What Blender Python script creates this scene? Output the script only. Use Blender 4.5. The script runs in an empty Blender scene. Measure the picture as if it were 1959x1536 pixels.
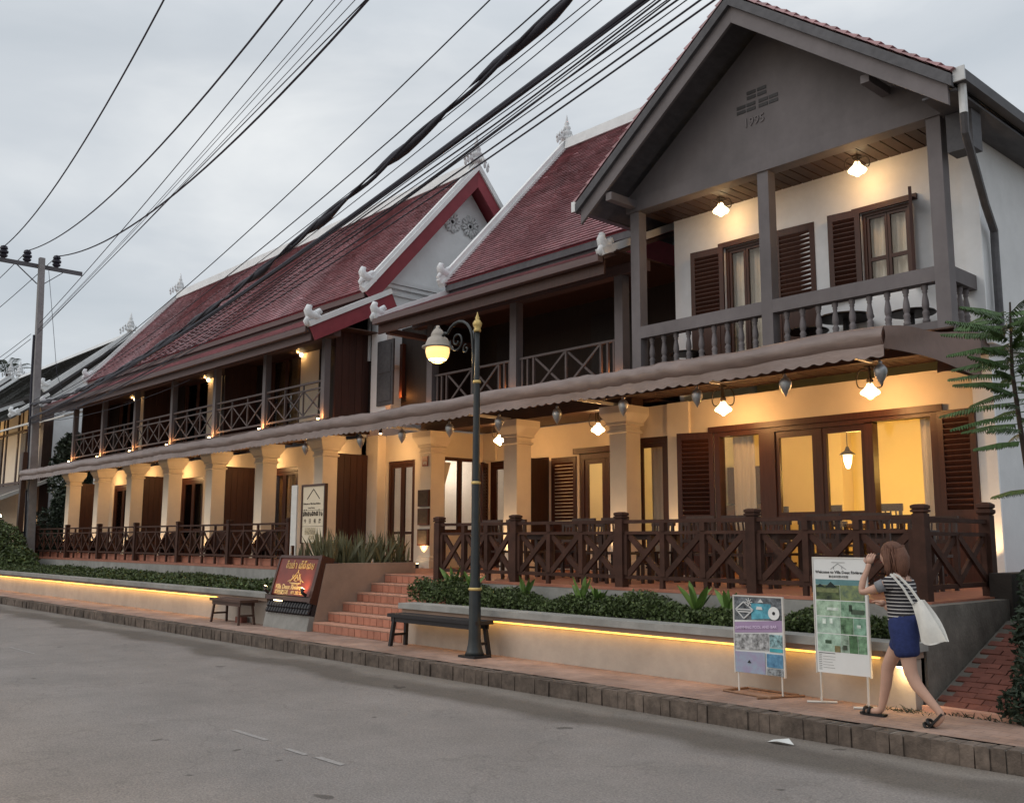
import bpy, bmesh, math, random
from mathutils import Vector, Matrix
rad = math.radians
R_ = random.Random(7)
sc = bpy.context.scene
COL = sc.collection

# ------------------------------------------------------------------ camera
cam = bpy.data.cameras.new("camera"); cam_o = bpy.data.objects.new("camera", cam); COL.objects.link(cam_o)
CF = 1862.718; YAW = -0.83172; PIT = 0.143074; ROLL = 0.003445
cam.sensor_fit = 'HORIZONTAL'; cam.sensor_width = 36.0; cam.lens = 36.0 * CF / 1959.0
cam.clip_start = 0.1; cam.clip_end = 3000
fw = Vector((math.sin(YAW)*math.cos(PIT), math.cos(YAW)*math.cos(PIT), math.sin(PIT)))
rt = Vector((math.cos(YAW), -math.sin(YAW), 0)); up = rt.cross(fw)
rt2 = rt*math.cos(ROLL) + up*math.sin(ROLL); up2 = up*math.cos(ROLL) - rt*math.sin(ROLL)
cam_o.matrix_world = Matrix(((rt2.x, up2.x, -fw.x, 0), (rt2.y, up2.y, -fw.y, 0), (rt2.z, up2.z, -fw.z, 1.75), (0, 0, 0, 1)))
sc.camera = cam_o

# ------------------------------------------------------------------ world, sun, exposure
SUN_EL, SUN_ROT = rad(12), rad(205)
world = bpy.data.worlds.new("World"); sc.world = world; world.use_nodes = True
nt = world.node_tree; nt.nodes.clear()
def N(t, **k):
    n = nt.nodes.new(t)
    for a, v in k.items(): setattr(n, a, v)
    return n
wo = N('ShaderNodeOutputWorld'); bg = N('ShaderNodeBackground'); bg.inputs['Strength'].default_value = 0.1
sky = N('ShaderNodeTexSky', sky_type='NISHITA', sun_disc=False); sky.sun_elevation = SUN_EL; sky.sun_rotation = SUN_ROT
sky.air_density = 1.0; sky.dust_density = 2.0; sky.ozone_density = 1.5
tc = N('ShaderNodeTexCoord'); mp = N('ShaderNodeMapping'); mp.inputs['Scale'].default_value = (1.0, 1.0, 3.2)
mp.inputs['Rotation'].default_value = (0.25, -0.12, 0.4)
n1 = N('ShaderNodeTexNoise'); n1.inputs['Scale'].default_value = 2.6; n1.inputs['Detail'].default_value = 6; n1.inputs['Roughness'].default_value = 0.52; n1.inputs['Distortion'].default_value = 0.35
n2 = N('ShaderNodeTexNoise'); n2.inputs['Scale'].default_value = 1.1; n2.inputs['Detail'].default_value = 3
cr = N('ShaderNodeValToRGB'); el = cr.color_ramp.elements
el[0].position = 0.38; el[0].color = (4.75, 5.15, 5.55, 1); el[1].position = 0.64; el[1].color = (7.7, 7.85, 7.9, 1)
e = el.new(0.5); e.color = (5.60, 5.92, 6.25, 1)
mx = N('ShaderNodeMix', data_type='RGBA', blend_type='MIX'); mx.inputs['Factor'].default_value = 0.86
ad = N('ShaderNodeMath', operation='ADD'); mu = N('ShaderNodeMath', operation='MULTIPLY'); mu.inputs[1].default_value = 0.5
L = nt.links.new
L(tc.outputs['Generated'], mp.inputs['Vector']); L(mp.outputs['Vector'], n1.inputs['Vector']); L(mp.outputs['Vector'], n2.inputs['Vector'])
L(n1.outputs['Fac'], ad.inputs[0]); L(n2.outputs['Fac'], ad.inputs[1]); L(ad.outputs[0], mu.inputs[0]); L(mu.outputs[0], cr.inputs['Fac'])
# an overcast sky is brighter overhead than near the horizon
sx_ = N('ShaderNodeSeparateXYZ'); zr = N('ShaderNodeMapRange'); zr.inputs['From Min'].default_value = 0.45; zr.inputs['From Max'].default_value = 1.0; zr.inputs['To Min'].default_value = 1.0; zr.inputs['To Max'].default_value = 1.75
vm_ = N('ShaderNodeVectorMath', operation='SCALE'); L(tc.outputs['Generated'], sx_.inputs[0]); L(sx_.outputs['Z'], zr.inputs['Value']); L(cr.outputs['Color'], vm_.inputs[0]); L(zr.outputs['Result'], vm_.inputs['Scale'])
L(sky.outputs['Color'], mx.inputs['A']); L(vm_.outputs['Vector'], mx.inputs['B'])
L(mx.outputs['Result'], bg.inputs['Color']); L(bg.outputs['Background'], wo.inputs['Surface'])
sun = bpy.data.lights.new("sun", 'SUN'); sun.energy = 0.60; sun.angle = rad(40); sun.color = (1.0, 0.96, 0.92)
sun_o = bpy.data.objects.new("sun", sun); COL.objects.link(sun_o)
sd = Vector((math.sin(SUN_ROT)*math.cos(rad(40)), math.cos(SUN_ROT)*math.cos(rad(40)), math.sin(rad(40))))
sun_o.rotation_euler = sd.to_track_quat('Z', 'Y').to_euler(); sun_o.location = (0, -10, 30)
sc.view_settings.view_transform = 'Standard'; sc.view_settings.look = 'None'
sc.view_settings.exposure = 0.32; sc.view_settings.gamma = 1.0; sc.view_settings.use_curve_mapping = False
sc.render.engine = 'CYCLES'
sc.cycles.use_denoising = True
sc.cycles.max_bounces = 6; sc.cycles.diffuse_bounces = 3; sc.cycles.glossy_bounces = 3; sc.cycles.transparent_max_bounces = 12
sc.cycles.sample_clamp_indirect = 4.0

# ------------------------------------------------------------------ materials
def mat(name, col, rough=0.75, var=0.18, scale=5.0, bump=0.12, bscale=None, stretch=(1, 1, 1), metal=0.0, spec=0.35, attr=None, col2=None, blot=0.0):
    m = bpy.data.materials.new(name); m.use_nodes = True
    t = m.node_tree; ns = t.nodes; p = ns['Principled BSDF']; K = t.links.new
    g = ns.new('ShaderNodeNewGeometry'); mpn = ns.new('ShaderNodeMapping'); mpn.inputs['Scale'].default_value = stretch
    K(g.outputs['Position'], mpn.inputs['Vector'])
    n = ns.new('ShaderNodeTexNoise'); n.inputs['Scale'].default_value = scale; n.inputs['Detail'].default_value = 7; n.inputs['Roughness'].default_value = 0.62
    K(mpn.outputs['Vector'], n.inputs['Vector'])
    r = ns.new('ShaderNodeValToRGB'); a, b = r.color_ramp.elements
    a.position, b.position = 0.28, 0.72
    c2 = col2 or col
    a.color = (col[0]*(1-var), col[1]*(1-var), col[2]*(1-var), 1); b.color = (min(1, c2[0]*(1+var)), min(1, c2[1]*(1+var)), min(1, c2[2]*(1+var)), 1)
    K(n.outputs['Fac'], r.inputs['Fac']); out = r.outputs['Color']
    def mulc(src, fac):
        x = ns.new('ShaderNodeMix'); x.data_type = 'RGBA'; x.blend_type = 'MULTIPLY'; x.inputs['Factor'].default_value = 1.0
        K(src, x.inputs['A']); K(fac, x.inputs['B']); return x.outputs['Result']
    if blot:
        n3 = ns.new('ShaderNodeTexNoise'); n3.inputs['Scale'].default_value = 0.9; n3.inputs['Detail'].default_value = 5; n3.inputs['Roughness'].default_value = 0.7
        K(g.outputs['Position'], n3.inputs['Vector'])
        r3 = ns.new('ShaderNodeValToRGB'); r3.color_ramp.elements[0].position = 0.35; r3.color_ramp.elements[1].position = 0.65
        r3.color_ramp.elements[0].color = (1-blot,)*3 + (1,); r3.color_ramp.elements[1].color = (1, 1, 1, 1)
        K(n3.outputs['Fac'], r3.inputs['Fac']); out = mulc(out, r3.outputs['Color'])
    if attr:
        at = ns.new('ShaderNodeAttribute'); at.attribute_name = 'rnd'
        r2 = ns.new('ShaderNodeValToRGB'); r2.color_ramp.elements[0].color = (1-attr,)*3 + (1,); r2.color_ramp.elements[1].color = (1+attr*0.5,)*3 + (1,)
        K(at.outputs['Fac'], r2.inputs['Fac']); out = mulc(out, r2.outputs['Color'])
    oi = ns.new('ShaderNodeObjectInfo'); mr = ns.new('ShaderNodeMapRange'); mr.inputs['To Min'].default_value = 0.86; mr.inputs['To Max'].default_value = 1.1
    K(oi.outputs['Random'], mr.inputs['Value']); out = mulc(out, mr.outputs['Result'])
    K(out, p.inputs['Base Color'])
    p.inputs['Roughness'].default_value = rough; p.inputs['Metallic'].default_value = metal; p.inputs['Specular IOR Level'].default_value = spec
    if bump:
        nb = ns.new('ShaderNodeTexNoise'); nb.inputs['Scale'].default_value = bscale or scale*6; nb.inputs['Detail'].default_value = 6
        K(mpn.outputs['Vector'], nb.inputs['Vector'])
        bp = ns.new('ShaderNodeBump'); bp.inputs['Strength'].default_value = bump; bp.inputs['Distance'].default_value = 0.02
        K(nb.outputs['Fac'], bp.inputs['Height']); K(bp.outputs['Normal'], p.inputs['Normal'])
    return m
def emit(name, col, strength, base=(0.8, 0.7, 0.5)):
    m = bpy.data.materials.new(name); m.use_nodes = True; p = m.node_tree.nodes['Principled BSDF']
    p.inputs['Base Color'].default_value = (*base, 1); p.inputs['Emission Color'].default_value = (*col, 1); p.inputs['Emission Strength'].default_value = strength
    return m
def glass(name, tint=(1, 1, 1), refl=0.08):
    m = bpy.data.materials.new(name); m.use_nodes = True; t = m.node_tree; t.nodes.clear(); K = t.links.new
    o = t.nodes.new('ShaderNodeOutputMaterial'); a = t.nodes.new('ShaderNodeBsdfTransparent'); b = t.nodes.new('ShaderNodeBsdfGlossy'); x = t.nodes.new('ShaderNodeMixShader')
    a.inputs['Color'].default_value = (*tint, 1); b.inputs['Roughness'].default_value = 0.05
    lw = t.nodes.new('ShaderNodeLayerWeight'); lw.inputs['Blend'].default_value = 0.12; ma = t.nodes.new('ShaderNodeMath'); ma.operation = 'ADD'; ma.inputs[1].default_value = refl*0.3
    K(lw.outputs['Fresnel'], ma.inputs[0]); K(ma.outputs[0], x.inputs['Fac']); K(a.outputs[0], x.inputs[1]); K(b.outputs[0], x.inputs[2]); K(x.outputs[0], o.inputs['Surface'])
    return m
M = {}
M['plaster'] = mat('cream_plaster', (0.76, 0.66, 0.53), 0.8, 0.05, 2.5, 0.08, 60, blot=0.06)
M['white'] = mat('white_plaster', (0.78, 0.79, 0.80), 0.75, 0.05, 3.0, 0.08, 50, blot=0.10)
M['trim'] = mat('white_trim', (0.74, 0.75, 0.75), 0.6, 0.07, 4, 0.05, blot=0.14)
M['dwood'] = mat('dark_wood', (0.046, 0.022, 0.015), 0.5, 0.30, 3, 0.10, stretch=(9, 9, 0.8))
M['shade_wood'] = mat('shaded_wall_wood', (0.020, 0.014, 0.012), 0.6, 0.3, 3, 0.1, stretch=(9, 9, .8))  # darker copy of the dark wood, balcony shade put into its colour
M['dwoodx'] = mat('dark_wood_long', (0.066, 0.033, 0.023), 0.5, 0.30, 3, 0.10, stretch=(0.8, 9, 9))
M['redwood'] = mat('red_brown_wood', (0.056, 0.0195, 0.0120), 0.42, 0.28, 3, 0.10, stretch=(9, 9, 0.8))
M['panel'] = mat('stained_board', (0.046, 0.0165, 0.0115), 0.6, 0.25, 3, 0.10, stretch=(9, 9, 0.7))
M['gbrown'] = mat('taupe_paint', (0.165, 0.147, 0.150), 0.7, 0.10, 2.0, 0.10, 20, stretch=(1.6, 1.6, .8), blot=0.20)
M['fascia'] = mat('brown_fascia_paint', (0.115, 0.075, 0.072), 0.55, 0.16, 3, 0.08, stretch=(0.6, 6, 6))
M['gdark'] = mat('dark_grey_paint', (0.098, 0.096, 0.104), 0.65, 0.22, 3, 0.10, stretch=(3, 1, 3), blot=.25)
M['rail'] = mat('grey_brown_rail_paint', (0.100, 0.080, 0.078), 0.6, 0.2, 6, 0.08)
M['tile'] = mat('maroon_roof_tile', (0.46, 0.235, 0.255), 0.36, 0.16, 9, 0.05, attr=0.26, spec=0.6, blot=0.34)
M['gtile'] = mat('weathered_grey_tile', (0.085, 0.088, 0.085), 0.85, 0.25, 6, 0.1, attr=0.35, blot=0.3)
M['redboard'] = mat('maroon_bargeboard_paint', (0.235, 0.040, 0.052), 0.5, 0.15, 4, 0.05)
M['concrete'] = mat('grey_concrete', (0.33, 0.32, 0.295), 0.85, 0.16, 4, 0.2, blot=0.30)
M['dconcrete'] = mat('stained_concrete', (0.20, 0.18, 0.155), 0.9, 0.25, 5, 0.3, blot=0.45)
M['render'] = mat('planter_render', (0.43, 0.37, 0.315), 0.85, 0.09, 3.5, 0.12, blot=0.16)
M['render2'] = mat('brown_render', (0.36, 0.255, 0.195), 0.85, 0.10, 3.5, 0.12, blot=0.2)
M['terra'] = mat('terracotta_tile', (0.40, 0.165, 0.105), 0.6, 0.16, 9, 0.1, blot=0.1)
M['terralight'] = mat('terracotta_nosing', (0.50, 0.27, 0.19), 0.65, 0.12, 9, 0.1)
M['grout'] = mat('pale_grout', (0.52, 0.35, 0.27), 0.9, 0.1, 8, 0.1)
M['floor'] = mat('terracotta_floor', (0.34, 0.135, 0.085), 0.5, 0.18, 6, 0.1, blot=0.15)
M['brickpath'] = mat('red_path_brick', (0.17, 0.062, 0.045), 0.85, 0.22, 8, 0.25)
M['kerbbrick'] = mat('grimy_kerb_brick', (0.150, 0.115, 0.092), 0.9, 0.45, 9, 0.4, blot=0.45)
M['iron'] = mat('dark_green_iron', (0.016, 0.020, 0.021), 0.45, 0.25, 8, 0.1, spec=0.5)
M['black'] = mat('black_paint', (0.018, 0.016, 0.018), 0.5, 0.2, 8, 0.05)
M['gold'] = mat('gold_paint', (0.62, 0.45, 0.17), 0.4, 0.15, 12, 0.05, metal=0.35)
M['lampcap'] = mat('beige_enamel', (0.42, 0.37, 0.32), 0.5, 0.12, 8, 0.05)
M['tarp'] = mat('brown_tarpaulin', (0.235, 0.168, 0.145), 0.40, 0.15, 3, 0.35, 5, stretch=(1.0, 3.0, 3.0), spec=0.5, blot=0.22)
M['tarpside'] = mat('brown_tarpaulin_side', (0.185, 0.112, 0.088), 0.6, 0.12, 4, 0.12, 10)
M['steel'] = mat('white_steel', (0.62, 0.59, 0.54), 0.5, 0.1, 6, 0.03)
M['pole'] = mat('utility_pole_concrete', (0.24, 0.23, 0.23), 0.9, 0.15, 5, 0.25, blot=0.25)
M['wire'] = mat('black_cable', (0.026, 0.025, 0.038), 0.6, 0.1, 5, 0.0)
M['leaf'] = mat('hedge_leaf', (0.058, 0.084, 0.028), 0.55, 0.35, 14, 0.0, attr=0.6, col2=(0.085, 0.118, 0.036))
M['leaflight'] = mat('bright_leaf', (0.12, 0.21, 0.045), 0.5, 0.25, 6, 0.05, attr=0.3)
M['leafdark'] = mat('dark_tree_leaf', (0.030, 0.046, 0.026), 0.65, 0.35, 8, 0.0, attr=0.5)
M['frond'] = mat('feathery_leaf', (0.068, 0.125, 0.040), 0.55, 0.25, 8, 0.0, attr=0.3)
M['snake'] = mat('snake_plant_leaf', (0.135, 0.128, 0.066), 0.5, 0.5, 14, 0.05, stretch=(3, 3, 12))
M['bark'] = mat('dark_bark', (0.05, 0.036, 0.028), 0.9, 0.3, 12, 0.4)
M['soil'] = mat('dark_soil', (0.045, 0.035, 0.026), 0.95, 0.3, 20, 0.4)
M['stone'] = mat('carved_white_stucco', (0.74, 0.75, 0.76), 0.8, 0.14, 14, 0.3, blot=0.2)
M['pewter'] = mat('silvered_glass', (0.42, 0.43, 0.44), 0.28, 0.25, 30, 0.25, metal=0.7)
M['curtain'] = mat('sheer_curtain', (0.62, 0.56, 0.46), 0.9, 0.10, 3, 0.0, stretch=(12, 12, 0.4))
M['goldcurtain'] = mat('ochre_curtain', (0.26, 0.15, 0.06), 0.9, 0.35, 3, 0.0, stretch=(14, 14, 0.4))
M['roomwall'] = mat('room_wall', (0.76, 0.64, 0.36), 0.85, 0.04, 2, 0.03)
M['roomwhite'] = mat('lobby_wall', (0.70, 0.67, 0.62), 0.85, 0.04, 2, 0.03)
M['paper'] = mat('sign_paper', (0.66, 0.66, 0.64), 0.7, 0.04, 5, 0.0)
M['cream'] = mat('cream_sign_board', (0.62, 0.52, 0.38), 0.7, 0.06, 5, 0.0)
M['ink'] = mat('black_print', (0.02, 0.02, 0.02), 0.7, 0.1, 5, 0.0)
M['signred'] = mat('red_lacquer', (0.175, 0.032, 0.020), 0.4, 0.2, 6, 0.05)
M['goldletter'] = mat('gold_letter', (0.72, 0.50, 0.22), 0.45, 0.12, 9, 0.0)
M['skin'] = mat('skin', (0.50, 0.30, 0.22), 0.55, 0.08, 9, 0.0)
M['hair'] = mat('auburn_hair', (0.135, 0.058, 0.034), 0.6, 0.5, 14, 0.35, stretch=(20, 20, 1.5))
M['denim'] = mat('blue_shorts_cloth', (0.017, 0.026, 0.092), 0.9, 0.25, 30, 0.1)
M['canvas'] = mat('white_canvas', (0.62, 0.60, 0.55), 0.85, 0.1, 9, 0.1)
M['sandal'] = mat('black_rubber', (0.014, 0.013, 0.013), 0.6, 0.2, 9, 0.0)
M['cloth_grey'] = mat('grey_cloth', (0.20, 0.20, 0.21), 0.85, 0.15, 12, 0.1)
M['glass'] = glass('window_glass')
M['globe'] = glass('lamp_globe_glass', (1.0, 0.93, 0.78), 0.2)
M['plastic'] = mat('white_litter_paper', (0.6, 0.6, 0.58), 0.7, 0.1, 9, 0.1)
WARM = (1.0, 0.52, 0.18)
M['bulb'] = emit('glowing_bulb', (1.0, 0.74, 0.40), 30)
M['shade'] = emit('glowing_glass_shade', (1.0, 0.80, 0.48), 5.5)
M['led'] = emit('amber_led', (1.0, 0.50, 0.035), 1.15)
M['spotface'] = emit('spot_lens', (1.0, 0.72, 0.36), 14)
def stripes():
    m = bpy.data.materials.new('black_white_stripe_knit'); m.use_nodes = True; t = m.node_tree; p = t.nodes['Principled BSDF']; K = t.links.new
    g = t.nodes.new('ShaderNodeNewGeometry'); s = t.nodes.new('ShaderNodeSeparateXYZ'); K(g.outputs['Position'], s.inputs[0])
    a = t.nodes.new('ShaderNodeMath'); a.operation = 'MULTIPLY'; a.inputs[1].default_value = 1/0.031; K(s.outputs['Z'], a.inputs[0])
    f = t.nodes.new('ShaderNodeMath'); f.operation = 'FRACT'; K(a.outputs[0], f.inputs[0])
    c = t.nodes.new('ShaderNodeMath'); c.operation = 'GREATER_THAN'; c.inputs[1].default_value = 0.76; K(f.outputs[0], c.inputs[0])
    x = t.nodes.new('ShaderNodeMix'); x.data_type = 'RGBA'; x.inputs['A'].default_value = (0.018, 0.016, 0.02, 1); x.inputs['B'].default_value = (0.55, 0.52, 0.5, 1)
    K(c.outputs[0], x.inputs['Factor']); K(x.outputs['Result'], p.inputs['Base Color']); p.inputs['Roughness'].default_value = 0.85
    return m
M['stripe'] = stripes()

# ------------------------------------------------------------------ mesh helpers
class MB:
    def __init__(s): s.v = []; s.f = []; s.r = []
    def add(s, vs, fs, rnd=None):
        o = len(s.v); s.v += [tuple(q) for q in vs]; s.f += [tuple(i+o for i in f) for f in fs]
        s.r += [R_.random() if rnd is None else rnd]*len(fs); return s
    def box(s, x0, x1, y0, y1, z0, z1):
        return s.add([(x0,y0,z0),(x1,y0,z0),(x1,y1,z0),(x0,y1,z0),(x0,y0,z1),(x1,y0,z1),(x1,y1,z1),(x0,y1,z1)],
                     [(0,3,2,1),(4,5,6,7),(0,1,5,4),(1,2,6,5),(2,3,7,6),(3,0,4,7)])
    def bar(s, p, q, w, h, upv=(0, 0, 1)):
        p, q, u = Vector(p), Vector(q), Vector(upv); d = (q-p).normalized()
        if abs(d.dot(u)) > 0.98: u = Vector((0, 1, 0))
        a = d.cross(u).normalized()*(w/2); b = a.cross(d).normalized()*(h/2)
        return s.add([p-a-b, p+a-b, p+a+b, p-a+b, q-a-b, q+a-b, q+a+b, q-a+b], [(0,3,2,1),(4,5,6,7),(0,1,5,4),(1,2,6,5),(2,3,7,6),(3,0,4,7)])
    def tube(s, pts, r, n=8, cap=True):
        pts = [Vector(p) for p in pts]; rs = r if isinstance(r, (list, tuple)) else [r]*len(pts); rings = []
        d0 = (pts[1]-pts[0]).normalized(); a = d0.cross(Vector((0,0,1)))
        if a.length < 1e-3: a = Vector((1,0,0))
        a.normalize(); vs = []
        for i, p in enumerate(pts):
            d = ((pts[min(i+1, len(pts)-1)]-pts[max(i-1, 0)])).normalized()
            a = (a-d*a.dot(d)); a.normalize(); b = d.cross(a)
            for k in range(n):
                t = 2*math.pi*k/n; vs.append(p+(a*math.cos(t)+b*math.sin(t))*rs[i])
        fs = []
        for i in range(len(pts)-1):
            for k in range(n):
                fs.append((i*n+k, i*n+(k+1) % n, (i+1)*n+(k+1) % n, (i+1)*n+k))
        if cap: fs += [tuple(range(n-1, -1, -1)), tuple(range((len(pts)-1)*n, len(pts)*n))]
        return s.add(vs, fs)
    def lathe(s, c, prof, n=16, sq=False, cap=True, ph=0.0):
        cx, cy, cz = c; vs = []; fs = []
        k2 = math.sqrt(2) if sq else 1.0; n = 4 if sq else n; ph = math.pi/4 if sq else ph
        for r, z in prof:
            for k in range(n):
                t = ph+2*math.pi*k/n; vs.append((cx+r*k2*math.cos(t), cy+r*k2*math.sin(t), cz+z))
        for i in range(len(prof)-1):
            for k in range(n): fs.append((i*n+k, i*n+(k+1) % n, (i+1)*n+(k+1) % n, (i+1)*n+k))
        if cap: fs += [tuple(range(n-1, -1, -1)), tuple(range((len(prof)-1)*n, len(prof)*n))]
        return s.add(vs, fs)
    def prism(s, poly, axis, a, b):
        # poly: 2D points; axis 'x' -> (y,z); 'y' -> (x,z); 'z' -> (x,y)
        def P(u, v, t): return (t,u,v) if axis == 'x' else ((u,t,v) if axis == 'y' else (u,v,t))
        n = len(poly); vs = [P(u, v, a) for u, v in poly]+[P(u, v, b) for u, v in poly]
        fs = [tuple(range(n-1, -1, -1)), tuple(range(n, 2*n))]+[(i, (i+1) % n, n+(i+1) % n, n+i) for i in range(n)]
        return s.add(vs, fs)
    def quad(s, a, b, c, d, rnd=None): return s.add([a, b, c, d], [(0,1,2,3)], rnd)
    def sphere(s, c, r, n=12, m=8, sx=1, sy=1, sz=1):
        prof = []
        vs = []; fs = []
        for i in range(m+1):
            t = math.pi*i/m
            for k in range(n):
                p = 2*math.pi*k/n; vs.append((c[0]+sx*r*math.sin(t)*math.cos(p), c[1]+sy*r*math.sin(t)*math.sin(p), c[2]-sz*r*math.cos(t)))
        for i in range(m):
            for k in range(n): fs.append((i*n+k, i*n+(k+1) % n, (i+1)*n+(k+1) % n, (i+1)*n+k))
        return s.add(vs, fs)
    def mesh(s, name, m, off=(0, 0, 0), smooth=False):
        me = bpy.data.meshes.new(name); ox, oy, oz = off
        me.from_pydata([(a-ox, b-oy, c-oz) for a, b, c in s.v], [], s.f)
        at = me.attributes.new('rnd', 'FLOAT', 'FACE'); at.data.foreach_set('value', s.r)
        me.materials.append(m)
        if smooth: me.polygons.foreach_set('use_smooth', [True]*len(s.f))
        bm = bmesh.new(); bm.from_mesh(me); bmesh.ops.recalc_face_normals(bm, faces=bm.faces) if len(s.f) < 4000 else None; bm.to_mesh(me); bm.free()
        return me
WL = {}
def tag(o, label=None, cat=None, group=None, kind=None):
    if label: o['label'] = label
    if cat: o['category'] = cat
    if group: o['group'] = group
    if kind: o['kind'] = kind
    return o
def thing(name, label, cat, loc=(0, 0, 0), group=None, kind=None):
    o = bpy.data.objects.new(name, None); COL.objects.link(o); o.location = loc; o.empty_display_size = 0.2
    WL[o] = Vector(loc); return tag(o, label, cat, group, kind)
def part(name, mb, m, parent, label=None, kind=None, smooth=False):
    off = WL[parent]; me = mb.mesh(name, M[m] if isinstance(m, str) else m, off, smooth)
    o = bpy.data.objects.new(name, me); COL.objects.link(o); o.parent = parent; WL[o] = off
    return tag(o, label, None, None, kind)
def top(name, mb, m, label=None, cat=None, group=None, kind=None, loc=(0, 0, 0), smooth=False):
    me = mb.mesh(name, M[m] if isinstance(m, str) else m, loc, smooth)
    o = bpy.data.objects.new(name, me); COL.objects.link(o); o.location = loc; WL[o] = Vector(loc)
    return tag(o, label, cat, group, kind)
def piece(name, me, parent, loc, rot=(0, 0, 0), scale=(1, 1, 1)):
    o = bpy.data.objects.new(name, me); COL.objects.link(o); o.parent = parent
    o.location = Vector(loc)-WL[parent]; o.rotation_euler = rot; o.scale = scale; WL[o] = Vector(loc); return o
def copy_tree(src, parent=None):
    c = src.copy(); COL.objects.link(c)
    if parent: c.parent = parent
    for ch in list(src.children): copy_tree(ch, c)
    return c
def dup(src, loc, rz=0.0, label=None, group=None):
    c = copy_tree(src); c.location = loc; c.rotation_euler = (0, 0, rz); WL[c] = Vector(loc)
    if label: c['label'] = label
    if group: c['group'] = group
    return c
def lamp(name, kind, loc, power, color=WARM, size=0.05, parent=None, aim=None, spot=70, blend=0.6):
    d = bpy.data.lights.new(name, kind); d.energy = power; d.color = color
    if kind == 'SPOT': d.spot_size = rad(spot); d.spot_blend = blend
    if kind in ('POINT', 'SPOT'): d.shadow_soft_size = size
    o = bpy.data.objects.new(name, d); COL.objects.link(o); o.location = loc
    if aim: o.rotation_euler = (Vector(aim)-Vector(loc)).to_track_quat('-Z', 'Y').to_euler()
    if parent:
        o.parent = parent; o.location = Vector(loc)-WL[parent]
    return o
def text_mb(txt, size, origin, ux, uy, depth=0.004, align='LEFT', bold=0.0, shear=0.0):
    cu = bpy.data.curves.new('lettering', 'FONT'); cu.body = txt; cu.size = size; cu.align_x = align; cu.extrude = depth; cu.offset = bold; cu.shear = shear; cu.resolution_u = 2
    o = bpy.data.objects.new('lettering', cu); COL.objects.link(o)
    dg = bpy.context.evaluated_depsgraph_get(); me = bpy.data.meshes.new_from_object(o.evaluated_get(dg))
    ux, uy = Vector(ux).normalized(), Vector(uy).normalized(); uz = ux.cross(uy); O = Vector(origin)
    mb = MB(); mb.add([O+ux*v.co.x+uy*v.co.y+uz*v.co.z for v in me.vertices], [tuple(p.vertices) for p in me.polygons])
    bpy.data.objects.remove(o); bpy.data.meshes.remove(me); bpy.data.curves.remove(cu)
    return mb
def strokes_mb(strokes, origin, ux, uy, w):
    ux, uy = Vector(ux).normalized(), Vector(uy).normalized(); uz = ux.cross(uy); O = Vector(origin); mb = MB()
    for st in strokes:
        mb.tube([O+ux*a+uy*b+uz*0.006 for a, b in st], w, 5)
    return mb
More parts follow.
